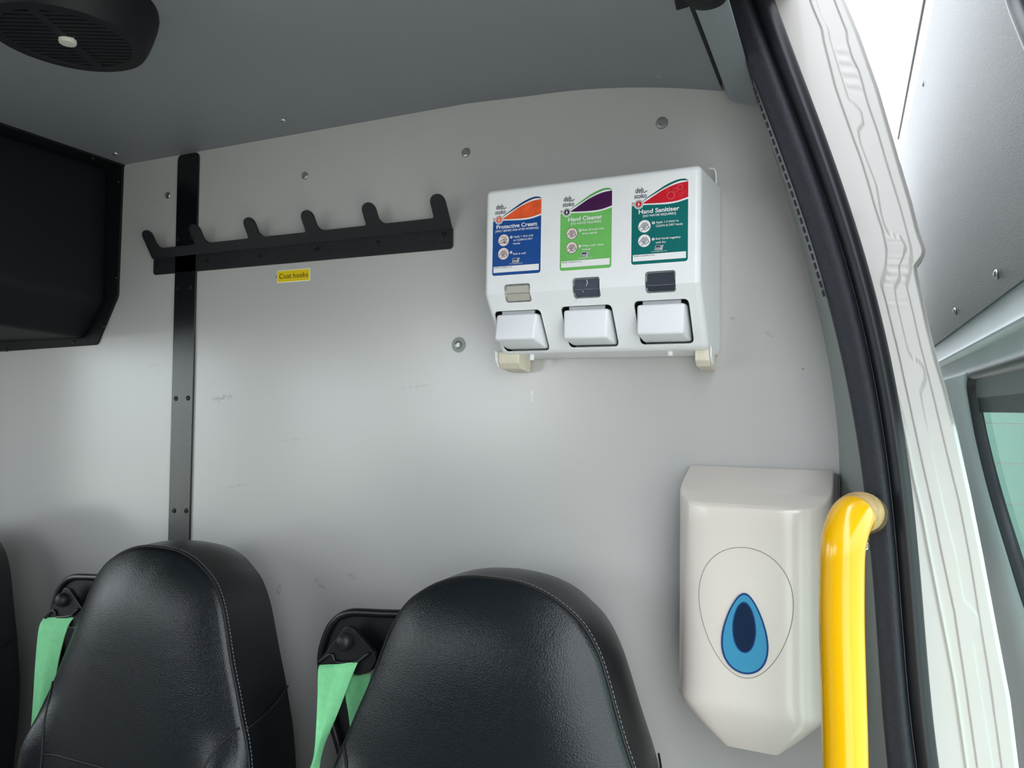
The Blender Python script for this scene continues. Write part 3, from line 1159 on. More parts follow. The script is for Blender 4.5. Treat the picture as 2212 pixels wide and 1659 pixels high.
wins = []
for (pa, pb) in [((1088, 613), (1145, 653)), ((1236, 599), (1295, 644)), ((1393, 585), (1459, 632))]:
    a_, b_ = on_disp(pa[0], (pa[1] + pb[1]) / 2), on_disp(pb[0], (pa[1] + pb[1]) / 2)
    t_, u_ = on_disp((pa[0] + pb[0]) / 2, pa[1]), on_disp((pa[0] + pb[0]) / 2, pb[1])
    wins.append((a_[0], u_[2], b_[0], t_[2]))
    cutter(rounded(a_[0], u_[2], b_[0], t_[2], 0.004), DFY - 0.02, DFY + 0.010)
btns = []
for q in [((1072, 673), (1173, 667), (1182, 756), (1085, 760)), ((1215, 663), (1326, 656), (1332, 746), (1226, 753)), ((1371, 650), (1490, 645), (1497, 740), (1381, 746))]:
    P_ = [on_disp(*c) for c in q]
    x0_ = (P_[0][0] + P_[3][0]) / 2
    x1_ = (P_[1][0] + P_[2][0]) / 2
    z1_ = (P_[0][2] + P_[1][2]) / 2
    z0_ = (P_[2][2] + P_[3][2]) / 2
    btns.append((x0_, z0_, x1_, z1_))
    cutter(rounded(x0_, z0_, x1_, z1_, 0.006), DFY - 0.02, DFY + 0.075)
for cobj in cutters:
    md = hous.modifiers.new('b', 'BOOLEAN')
    md.object = cobj
    md.operation = 'DIFFERENCE'
    md.solver = 'EXACT'
bpy.context.view_layer.update()
for cobj in cutters:
    cobj.location = -abs_loc(disp) + abs_loc(disp)
dg = bpy.context.evaluated_depsgraph_get()
nm = bpy.data.meshes.new_from_object(hous.evaluated_get(dg))
hous.modifiers.clear()
hous.data = nm
nm.materials.clear()
nm.materials.append(M_DISP)
for p_ in nm.polygons:
    p_.use_smooth = p_.area < 2.0e-4
for cobj in cutters:
    bpy.data.objects.remove(cobj, do_unlink=True)
# sight windows, bent over the fold of the front
WCOL = [mat('cream_filled_window', (186, 182, 172), 0.25, coat=0.4), mat('slate_window', (70, 77, 90), 0.25, coat=0.4, var=(60, .12)), mat('dark_slate_window', (58, 62, 72), 0.25, coat=0.4)]
M_RIM = mat('clear_rim', (120, 124, 124), 0.2, coat=0.4, var=(300, 0.3))
for (x0_, z0_, x1_, z1_), mt_, in zip(wins, WCOL):
    V = []
    zrow = sorted(set(list(np.linspace(z0_, z1_, 9)) + [zfold]))
    for z in zrow:
        for t in (0, .5, 1):
            V.append((x0_ + (x1_ - x0_) * t, dface(z) + 0.0035, z))
    w_ = mesh('sight_window', V, grid_faces(3, len(zrow)), mt_, disp)
    ring = rounded(x0_ + 0.0012, z0_ + 0.0012, x1_ - 0.0012, z1_ - 0.0012, 0.003, 3)
    path = [(x, dface(z) + 0.0028, z) for x, z in ring]
    path.append(path[0])
    V, Fc = tube(path, 0.0011, 6, False)
    mesh('window_rim', V, Fc, M_RIM, w_, smooth=True)
    V, Fc = tube([(x0_ + 0.002, dface(zfold) + 0.0034, zfold), (x1_ - 0.002, dface(zfold) + 0.0034, zfold)], 0.0004, 5)
    mesh('crease', V, Fc, M_RIM, w_)
    if mt_ is WCOL[1]:
        xm = x0_ + (x1_ - x0_) * 0.5
        crk = smooth_path([(xm, dface(z1_ - .003) + 0.0032, z1_ - 0.003), (xm + 0.001, dface(zfold + .006) + 0.0032, zfold + 0.008), (xm - 0.006, dface(zfold - .003) + .0032, zfold - 0.003)], 10)
        V, Fc = tube(crk, 0.0004, 5)
        mesh('crack', V, Fc, M_PWHITE, w_)
# push buttons: wedges hinged at the top that stand out at the bottom
for k, (x0_, z0_, x1_, z1_) in enumerate(btns):
    tilt = [0.0, -0.006, -0.006][k]
    gx, gt = 0.0034, 0.0042
    X0, X1, Z0, Z1 = x0_ + gx, x1_ - gx, z0_ + 0.003, z1_ - gt
    yt = dface(Z1) - 0.003
    yb = yt - [0.006, -0.002, -0.002][k]
    zl = Z0 + [0.010, 0.006, 0.007][k]
    inset = 0.0035
    V = [(X0, dface(Z1) + 0.02, Z1), (X1, dface(Z1) + 0.02, Z1), (X1, dface(Z0) + 0.02, Z0), (X0, dface(Z0) + 0.02, Z0),
         (X0 + inset * .4, yt, Z1 - 0.001), (X1 - inset * .4, yt, Z1 - 0.001), (X1 - inset, yb, zl), (X0 + inset * .2, yb, zl),
         (X0 + .001, dface(Z0) - 0.002, Z0), (X1 - .001, dface(Z0) - 0.002, Z0)]
    Fc = [[0, 1, 5, 4], [4, 5, 6, 7], [7, 6, 9, 8], [8, 9, 2, 3], [0, 4, 7, 8, 3], [1, 2, 9, 6, 5], [0, 3, 2, 1]]
    pb_ = mesh('push_button', V, Fc, M_BTN, disp, bevel=(0.0035, 3), smooth=True, auto=35)
    V, Fc = box(X0 + 0.008, X1 - 0.007, dface(z1_) + 0.004, dface(z1_) + 0.009, z1_ - 0.006, z1_ + 0.004)
    mesh('hinge_bar', V, Fc, mat('grey_hinge_bar', (176, 178, 182), 0.4), pb_, bevel=(0.0008, 2))
    V, Fc = box(x0_ - 0.003, x1_ + 0.003, dface(z0_) + 0.030, dface(z0_) + 0.032, z0_ - 0.004, z1_ + 0.004)
    mesh('recess_shade_back', V, Fc, M_HOLLOW, disp)  # dark plate, paints the shade deep in the opening
    ring = rounded(x0_ + .0004, z0_ + .0004, x1_ - .0004, z1_ - .0004, 0.0056)
    V = [(x, dface(min(max(z, zbot), zt_)) + dy, z) for dy in (0.0022, 0.026) for x, z in ring]
    mesh('gap_shade_ring', V, grid_faces(len(ring), 2, True), M_SLOT, disp)  # added dark ring, paints the gap's shade over the white plastic
    V, Fc = [], []
# hinge catches and pegs below
for k, (cx_, w_) in enumerate([((1085, 775), 1), ((1515, 768), -1)]):
    c_ = aty(cx_[0], cx_[1], -0.035)
    s = 1 if k == 0 else -1
    xa_, xb_ = (c_[0], c_[0] + 0.034) if k == 0 else (c_[0] - 0.006, c_[0] + 0.014)
    zt2 = zbot + 0.004
    pts = [(-0.050, zt2), (-0.050, zbot - 0.014), (-0.040, zbot - 0.022), (-0.004, zbot - 0.026), (-0.002, zt2)]
    V, Fc = prism(pts, 0, xa_, xb_)
    ca = mesh('hinge_catch', V, Fc, M_CREAMP, disp, bevel=(0.0016, 2))
    ex = xa_ - 0.003 if k == 0 else xb_ + 0.0005
    pts = [(-0.056, zt2), (-0.054, zbot - 0.010), (-0.044, zbot - 0.020), (-0.036, zbot - 0.012), (-0.030, zt2)]
    V, Fc = prism(pts, 0, ex, ex + 0.0025)
    mesh('catch_cheek', V, Fc, M_DISP, ca, bevel=(0.0006, 1))
for px, py in [(1149, 772), (1448, 762)]:
    c_ = aty(px, py, -0.045)
    V, Fc = tube([(c_[0], -0.045, zbot + 0.004), (c_[0], -0.045, float(c_[2]) - 0.004)], 0.0036, 12)
    mesh('peg', V, Fc, M_DISP, disp, smooth=True, auto=40)
# white wire clip at the right side
cl = [aty(1532, 364, -0.02), aty(1540, 364, -0.015), aty(1546, 372, -0.012), aty(1547, 400, -0.010), aty(1548, 450, -0.008), aty(1549, 500, -0.006), aty(1550, 515, -0.004)]
V, Fc = tube(smooth_path(cl, 24), 0.0012, 8)
mesh('wire_clip', V, Fc, M_DISP, disp, smooth=True)

# ---- labels
LABELS = [
    dict(q=((1062, 432), (1170, 424), (1170, 588), (1065, 600)), body=(0, 72, 148), sw=(240, 92, 40), dk=(14, 48, 104), ring=(205, 80, 60), title='Protective Cream', tx=(.08, .92),
         sub='[APPLY BEFORE AND AFTER WORKING]', sx=(.06, .95), a=['Apply 1 shot only', 'to CLEAN & DRY', 'hands'], ax=[.85, .84, .58], b=['Rub in well'], bx=[.70]),
    dict(q=((1208, 414), (1323, 405), (1323, 578), (1210, 588)), body=(112, 190, 98), sw=(70, 16, 74), dk=(86, 168, 84), ring=(90, 160, 80), title='Hand Cleaner', tx=(.16, .82),
         sub='[NO WATER REQUIRED]', sx=(.22, .80), a=['Rub directly into', 'dirty hands'], ax=[.86, .72], b=['Wipe with clean', 'towel'], bx=[.85, .60]),
    dict(q=((1362, 395), (1488, 385), (1488, 563), (1364, 576)), body=(0, 106, 104), sw=(206, 22, 42), dk=(0, 96, 92), ring=(200, 40, 44), title='Hand Sanitiser', tx=(.13, .85),
         sub='[NO WATER REQUIRED]', sx=(.21, .79), a=['Apply 1-2 shots to', 'CLEAN & DRY hands'], ax=[.84, .91], b=['Rub hands together', 'until dry'], bx=[.88, .62]),
]
M_LBASE = mat('white_label_film', (242, 242, 242), 0.32)
M_SKIN = mat('pale_pink_print', (240, 222, 216), 0.35)
M_NAVYINK = mat('navy_print', (16, 20, 58), 0.35)


def label(k, S):
    pts = [on_disp(*c) for c in S['q']]
    x0_ = float((pts[0][0] + pts[3][0]) / 2)
    x1_ = float((pts[1][0] + pts[2][0]) / 2)
    z1_ = float((pts[0][2] + pts[1][2]) / 2)
    z0_ = float((pts[2][2] + pts[3][2]) / 2)
    w, h = x1_ - x0_, z1_ - z0_
    asp = w / h
    layer = [0]

    def mp(s, t, lay):
        s, t = .012 + .976 * s, .008 + .984 * t
        z = z1_ - t * h
        return (x0_ + s * w, dface(z) - 0.0002 - 0.00012 * lay, z)

    V, Fc = prism(rounded(x0_ - .001, z0_ - .001, x1_ + .001, z1_ + .001, 0.004), 1, -0.00015, 0.0)
    V = [(x, dface(z) + y - 0.0, z) for x, y, z in V]
    root = mesh('label', V, Fc, M_LBASE, disp)
    root['label'] = ['blue label with an orange swoosh reading Protective Cream', 'green label with a purple swoosh reading Hand Cleaner', 'teal label with a red swoosh reading Hand Sanitiser'][k]

    def poly(name, st_, material, lay):
        return mesh(name, [mp(s, t, lay) for s, t in st_], [list(range(len(st_)))], material, root)

    def strip_(name, up_, lo_, material, lay):
        n = 30
        us = np.linspace(max(up_[0][0], lo_[0][0]), min(up_[-1][0], lo_[-1][0]), n)
        cu, cl_ = smooth_path([(a, b, 0) for a, b in up_], 80), smooth_path([(a, b, 0) for a, b in lo_], 80)
        cu, cl_ = np.array(cu), np.array(cl_)
        V = []
        for s in us:
            V.append(mp(s, float(np.interp(s, cu[:, 0], cu[:, 1])), lay))
            V.append(mp(s, float(np.interp(s, cl_[:, 0], cl_[:, 1])), lay))
        return mesh(name, V, grid_faces(2, n), material, root)

    m_body = mat('label_body_%d' % k, S['body'], 0.28, var=(25, 0.06))
    m_sw = mat('label_swoosh_%d' % k, S['sw'], 0.28, var=(60, 0.18))
    m_dk = mat('label_dark_%d' % k, S['dk'], 0.28)
    m_ring = mat('label_ring_%d' % k, S['ring'], 0.28)
    # coloured body
    rr = 0.05
    top_ = [(0, .272), (.25, .275), (.45, .284), (.65, .290), (.82, .280), (1.0, .252)]
    cu = np.array(smooth_path([(a, b, 0) for a, b in top_], 60))
    bot = []
    for i in range(7):
        a_ = math.radians(90 * i / 6)
        bot.append((1 - rr + rr * math.cos(a_), 1 - rr * asp + rr * asp * math.sin(a_)))
    for i in range(7):
        a_ = math.radians(90 + 90 * i / 6)
        bot.append((rr + rr * math.cos(a_), 1 - rr * asp + rr * asp * math.sin(a_)))
    poly('colour_body', [(c[0], c[1]) for c in cu] + bot, m_body, 1)
    strip_('swoosh', [(.19, .252), (.30, .212), (.42, .165), (.58, .107), (.80, .056), (1.0, .040)], [(.19, .254), (.35, .262), (.58, .269), (.80, .262), (1.0, .229)], m_sw, 1)
    strip_('upper_line', [(.17, .232), (.30, .175), (.45, .115), (.60, .058), (.75, .018), (.86, .002), (.95, .006), (1.0, .030)], [(.17, .238), (.30, .188), (.45, .136), (.60, .085), (.75, .045), (.86, .026), (.95, .026), (1.0, .034)], m_dk, 1)
    poly('side_line', [(0, .232), (.075, .232), (.075, .241), (0, .241)], M_INK, 1)
    poly('side_line', [(0, .252), (.075, .252), (.075, .262), (0, .262)], m_ring, 1)

    def disc(name, s, t, r, material, lay, n=26):
        return poly(name, [(s + r * math.cos(2 * math.pi * i / n), t + r * asp * math.sin(2 * math.pi * i / n)) for i in range(n)], material, lay)

    disc('emblem', .128, .257, .088, M_PWHITE, 2)
    disc('emblem', .128, .257, .074, m_dk, 3)
    disc('emblem', .128, .257, .064, M_PWHITE, 4)
    disc('emblem', .128, .257, .054, m_sw if k != 1 else mat('emblem_purple', (52, 26, 82), .3), 5)
    drop = [(.128, .230), (.140, .250), (.146, .262), (.140, .274), (.128, .279), (.116, .274), (.110, .262), (.116, .250)]
    poly('emblem_mark', drop, M_SKIN, 6)
    letters = []

    def txt(s, s0, s1, t, cap, bold=0.0, slant=0.0):
        V, Fc = text_fit(s, s0, s1, 0.0, cap, bold, slant)
        letters.append(([mp(a, t - b, 7) for a, b in V], Fc))

    txt(S['title'], S['tx'][0], S['tx'][1], .380, .054, .022)
    txt(S['sub'], S['sx'][0], S['sx'][1], .425, .028, .012)
    ty = [.515, .56, .605]
    for i, s in enumerate(S['a']):
        txt(s, .44, S['ax'][i], ty[i], .026, .010)
    ty2 = [.715, .76] if len(S['b']) > 1 else [.74]
    for i, s in enumerate(S['b']):
        txt(s, .44, S['bx'][i], ty2[i], .026, .010)
    txt('www.debgroup.com', .36, .64, .862, .014, .0)
    V, Fc = merge(letters)
    mesh('white_lettering', V, Fc, M_PWHITE, root)
    letters = []
    for tt in (.505, .705):
        disc('bullet', .395, tt, .026, M_PWHITE, 6, 16)
    txt('1', .388, .401, .516, .024, .02)
    txt('2', .384, .405, .716, .024, .02)
    V, Fc = merge(letters)
    mesh('bullet_number', V, Fc, m_body, root)
    letters = []
    poly('address_box', [(.03, .882), (.97, .882), (.97, .962), (.03, .962)], M_PWHITE, 6)
    txt('Refills available from:', .05, .43, .905, .016, .008)
    V, Fc = merge(letters)
    mesh('small_print', V, Fc, M_NAVYINK, root)
    # brand lettering, handwritten slant
    letters = []
    txt('deb', .065, .215, .118, .070, .004, .12)
    txt('stoko', .045, .27, .185, .062, .004, .12)
    V, Fc = merge(letters)
    mesh('brand_lettering', V, Fc, M_NAVYINK, root)
    flick = [(.215, .112), (.235, .118), (.255, .104), (.28, .098), (.285, .105), (.262, .112), (.238, .127), (.215, .120)]
    poly('brand_flick', flick, M_NAVYINK, 7)
    # small boxed logo
    poly('logo_box', [(.435, .785), (.575, .785), (.56, .842), (.42, .842)], M_PWHITE, 6)
    poly('logo_box', [(.442, .789), (.53, .789), (.517, .838), (.429, .838)], M_NAVYINK, 7)
    for i in range(4):
        t = .789 + i * .013
        poly('logo_line', [(.535, t), (.568, t), (.567, t + .007), (.534, t + .007)], mat('logo_blue', (40, 70, 150), .3), 7)
    V, Fc = text_fit('deb', .442, .512, 0, .03, .01, .1)
    mesh('logo_lettering', [mp(a, .832 - b, 8) for a, b in V], Fc, M_PWHITE, root)
    # hand pictograms
    for i, tt in enumerate((.537, .715)):
        disc('icon_disc', .235, tt, .112, M_INK if k == 1 else M_SKIN, 5)
        disc('icon_disc', .235, tt, .105, M_SKIN if k != 2 else M_PWHITE, 6)
        curves = [
            [(-.9, .25), (-.4, .05), (-.1, -.15), (.3, -.2), (.75, .0)],
            [(-.85, .6), (-.35, .45), (.1, .5), (.5, .55), (.8, .3)],
            [(.0, -.1), (.25, .1), (.55, .12)],
            [(-.05, .1), (.2, .28), (.5, .3)],
            [(-.15, .28), (.1, .42), (.42, .46)],
            [(-.5, -.55), (-.1, -.6), (.3, -.5), (.55, -.3)],
        ]
        if i == 1 or k > 0:
            curves = [[(-.85, .35), (-.6, -.05), (-.35, -.35), (-.05, -.62)], [(.8, .4), (.66, .0), (.45, -.4), (.2, -.66)],
                      [(-.42, .12), (-.2, -.2), (.0, -.5)], [(-.25, .22), (-.02, -.12), (.18, -.48)], [(-.08, .32), (.15, -.02), (.33, -.35)], [(.1, .4), (.3, .1), (.45, -.18)],
                      [(-.42, .12), (-.33, .24), (-.25, .22), (-.16, .34), (-.08, .32), (.0, .44), (.1, .4)], [(-.55, .8), (-.25, .55), (.1, .62), (.45, .5), (.66, .2)]]
        pv = []
        for cv in curves:
            P_ = smooth_path([(a, b, 0) for a, b in cv], 12)
            Vc = []
            for j, q_ in enumerate(P_):
                d_ = P_[min(j + 1, 11)] - P_[max(j - 1, 0)]
                d_ /= np.linalg.norm(d_)
                n_ = np.array([-d_[1], d_[0]]) * .045
                for sg in (-1, 1):
                    Vc.append(mp(.235 + .105 * (q_[0] + sg * n_[0]), tt + .105 * asp * (q_[1] + sg * n_[1]), 8))
            pv.append((Vc, grid_faces(2, 12)))
        V, Fc = merge(pv)
        mesh('hand_drawing', V, Fc, M_NAVYINK, root)
    if k == 2:      # bubbles printed on the red swoosh
        m_bub = mat('bubble_print', (226, 92, 96), .3)
        for s, t, r in ((.70, .19, .07), (.78, .13, .04), (.86, .10, .05), (.92, .16, .03), (.64, .12, .025), (.88, .19, .03)):
            pts2 = []
            n = 22
            V = []
            for i in range(n):
                a_ = 2 * math.pi * i / n
                for rr_ in (r, r * .82):
                    V.append(mp(s + rr_ * math.cos(a_), t + rr_ * asp * math.sin(a_), 2))
            mesh('bubble', V, [[2 * i, 2 * i + 1, (2 * i + 3) % (2 * n), (2 * i + 2) % (2 * n)] for i in range(n)], m_bub, root)


for k, S in enumerate(LABELS):
    label(k, S)

# ------------------------------------------------------------------ paper towel dispenser
TY = -0.125
tx0, tx1 = float(aty(1456, 1300, -0.100)[0]), -0.0150
ztf = float(aty(1640, 1100, TY)[2])
ztb = float(aty(1495, 1003)[2])
zch = float(aty(1470, 1535, TY)[2])
bl, brr = aty(1555, 1622, TY + 0.012), aty(1685, 1645, TY + 0.012)
zto = float((bl[2] + brr[2]) / 2)
tow = thing('paper_towel_dispenser', 'off-white centrefeed paper towel dispenser with a blue teardrop window', 'dispenser', ((tx0 + tx1) / 2, 0.0, zto))
xm = (tx0 + tx1) / 2


def tow_section(w0, w1, yf, rc=0.030, n=40):
    """wrap-round section (super-ellipse), back left -> front -> back right"""
    e = 2.0 / (4.4 + 7.0 * (0.030 - min(rc, 0.030)) / 0.030)
    hw_ = (w1 - w0) / 2
    c0 = (w0 + w1) / 2
    pts = []
    for k in range(n + 1):
        a_ = math.pi - math.pi * k / n
        c_, s_ = math.cos(a_), math.sin(a_)
        pts.append((c0 + hw_ * math.copysign(abs(c_) ** e, c_), -0.004 + (yf + 0.004) * abs(s_) ** e))
    return pts


def top_z(x, y):
    arch = 0.010 * (1 - ((x - xm) / ((tx1 - tx0) / 2)) ** 2)
    f = min(1, y / TY)
    return ztb + (ztf - ztb) * f + arch * (1 - f) * 0.6


rows = []
S0 = tow_section(tx0 + .003, tx1 - .003, TY + .003, .027)
S1 = tow_section(tx0, tx1, TY)
rows.append([(x, y, top_z(x, y) + 0.0) for x, y in S0])
rows.append([(x, y, top_z(x, y) - 0.0012) for x, y in tow_section(tx0 + .001, tx1 - .001, TY + .0008, .0292)])
rows.append([(x, y, top_z(x, y) - 0.004) for x, y in S1])
for k in range(1, 15):
    t = k / 14
    rows.append([(x, y, (top_z(x, y) - 0.004) * (1 - t) + (zch + 0.028) * t) for x, y in S1])
# lower part tapers to the paper outlet
for t in np.linspace(0.1, 1, 9):
    e = t ** 1.6
    a0 = tx0 + (bl[0] - tx0) * max(0, (t - .25) / .75)
    a1 = tx1 + (brr[0] - tx1) * max(0, (t - .25) / .75)
    a0 = tx0 + 0.003 * t if t < .3 else a0
    a1 = tx1 - 0.003 * t if t < .3 else a1
    yy = TY + 0.034 * max(0, t - .15) ** 1.3
    zz_ = (zch + 0.028) + (zto - zch - 0.028) * t
    rc = 0.030 * (1 - t ** 1.5)
    rows.append([(x, y, zz_) for x, y in tow_section(a0, a1, yy, rc)])
nrow = len(rows[0])
V = [p for r in rows for p in r]
Fc = grid_faces(nrow, len(rows))
# top sheet
half = nrow // 2
for i in range(half):
    j = nrow - 1 - i
    if i + 1 < j - 1:
        Fc.append([i, i + 1, j - 1, j])
    elif i + 1 == j - 1:
        Fc.append([i, i + 1, j])
mesh('cover', V, Fc, M_TOWEL, tow, smooth=True, auto=38)
V, Fc = box(tx0 + 0.012, tx1 + 0.006, -0.012, 0.0, zto + 0.02, ztb - 0.004)
mesh('back_plate', V, Fc, M_TOWELGREY, tow, bevel=(0.002, 2))


def egg(cx_, cz_top, cz_bot, hw_, point=0.35, n=64):
    """egg/teardrop outline; point>0 narrows the top or bottom"""
    pts = []
    h = (cz_top - cz_bot) / 2
    cz_ = (cz_top + cz_bot) / 2
    for i in range(n):
        a_ = 2 * math.pi * i / n
        zz_ = math.sin(a_)
        ww = math.cos(a_) * (1 - point * zz_)
        pts.append((cx_ + hw_ * ww, cz_ + h * zz_))
    return pts


FY = TY - 0.0038
P1, P2 = aty(1600, 1183, FY), aty(1616, 1468, FY)
wl_, wr_ = aty(1508, 1275, FY), aty(1713, 1300, FY)
eg = egg((wl_[0] + wr_[0]) / 2, P1[2], P2[2], (wr_[0] - wl_[0]) / 2 * 0.985, -0.20)


def front_y(x):
    t = min(abs((x - xm) / ((tx1 - tx0) / 2)), 0.999)
    return -0.004 + (TY + 0.004) * (1 - t ** 4.4) ** (1 / 4.4)


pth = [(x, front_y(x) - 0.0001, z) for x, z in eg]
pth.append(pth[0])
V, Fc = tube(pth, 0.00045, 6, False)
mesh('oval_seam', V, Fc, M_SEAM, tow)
P1, P2 = aty(1607, 1282, FY), aty(1612, 1458, FY)
wl_, wr_ = aty(1556, 1405, FY), aty(1661, 1415, FY)
cxx, hww = (wl_[0] + wr_[0]) / 2, (wr_[0] - wl_[0]) / 2 * 0.93


def flat(name, pts, yf_, yb_, material, parent=None, bev=None):
    V, Fc = prism(pts, 1, 0, 1)
    V = [(x, front_y(x) - (yf_ if y < .5 else yb_), z) for x, y, z in V]
    return mesh(name, V, Fc, material, parent or tow, bevel=bev)


td = flat('teardrop_window', egg(cxx, P1[2], P2[2], hww, 0.34), 0.0018, -0.001, M_NAVY)
td['label'] = 'blue teardrop window'
sh = 0.0022
flat('teardrop_face', egg(cxx, P1[2] - sh, P2[2] + sh, hww - sh * .9, 0.34), 0.0023, 0.001, M_TEAR, td)
Q1, Q2 = aty(1606, 1295, FY), aty(1607, 1411, FY)
ql, qr = aty(1582, 1355, FY), aty(1633, 1355, FY)
flat('dark_inset', egg((ql[0] + qr[0]) / 2, Q1[2] - 0.003, Q2[2], (qr[0] - ql[0]) / 2, 0.10), 0.0027, 0.001, M_NAVY, td)
flat('dark_inset', egg((ql[0] + qr[0]) / 2, Q1[2] - 0.0045, Q2[2] + .0015, (qr[0] - ql[0]) / 2 - .0014, 0.10), 0.0030, 0.001, M_NAVY2, td)

# ------------------------------------------------------------------ yellow grab rail
GY = -0.25
rr = 0.0208
rail = thing('grab_rail', 'bright yellow tubular grab rail with a worn upper end beside the door seal', 'grab rail', (0.0, GY, 0.45))
pa = [np.array([0.004, GY + 0.02, 0.45]), np.array([0.001, GY, 0.75])]
for px, py in [(1826, 1659), (1822, 1500), (1818, 1350), (1818, 1240), (1820, 1185)]:
    pa.append(aty(px, py, GY))
pb = [aty(1827, 1148, GY + 0.006), aty(1838, 1121, GY + 0.018), aty(1850, 1109, GY + 0.036)]
pc = [aty(1861, 1106, GY + 0.056), aty(1872, 1110, GY + 0.080)]
full = smooth_path(pa + pb + pc, 90)
n1 = 69
V, Fc = tube(full[:n1], rr, 28)
mesh('tube', V, Fc, M_YELLOW, rail, smooth=True, auto=60)
V, Fc = tube(full[n1 - 1:], [rr * 1.004] * (90 - n1 + 1), 28)
we = mesh('worn_end', V, Fc, M_WORN, rail, smooth=True, auto=60)
we['label'] = 'worn beige end with the paint rubbed off'
V, Fc = tube(full[83:], rr * 1.012, 28)
mesh('rusted_end', V, Fc, M_RUST, rail, smooth=True, auto=60)

# ------------------------------------------------------------------ seats
TLs = math.tan(math.radians(6))
SCX = -0.411


def seat_y(y0, z):
    return y0 + TLs * (z - 1.05)


def webbing(Le, Re, root):
    Lp = smooth_path([aty(*q, y) for q, y in Le], 40)
    Rp = smooth_path([aty(*q, y) for q, y in Re], 40)
    V = []
    for s in (0, 0.0012):
        for a_, b_ in zip(Lp, Rp):
            for t in np.linspace(0, 1, 9):
                q = a_ * (1 - t) + b_ * t
                V.append(q + np.array([0, s - 0.0022 * math.sin(math.pi * t) + .0012 * math.sin(t * 9.0), 0]))
    k = 40 * 9
    g1 = grid_faces(9, 40)
    Fc = g1 + [[i + k for i in f] for f in g1]
    for j in range(39):
        for e_ in (0, 8):
            Fc.append([j * 9 + e_, (j + 1) * 9 + e_, k + (j + 1) * 9 + e_, k + j * 9 + e_])
    w_ = mesh('belt_webbing', V, Fc, M_WEB, root, smooth=True, auto=50)
    w_['label'] = 'pale green belt webbing'


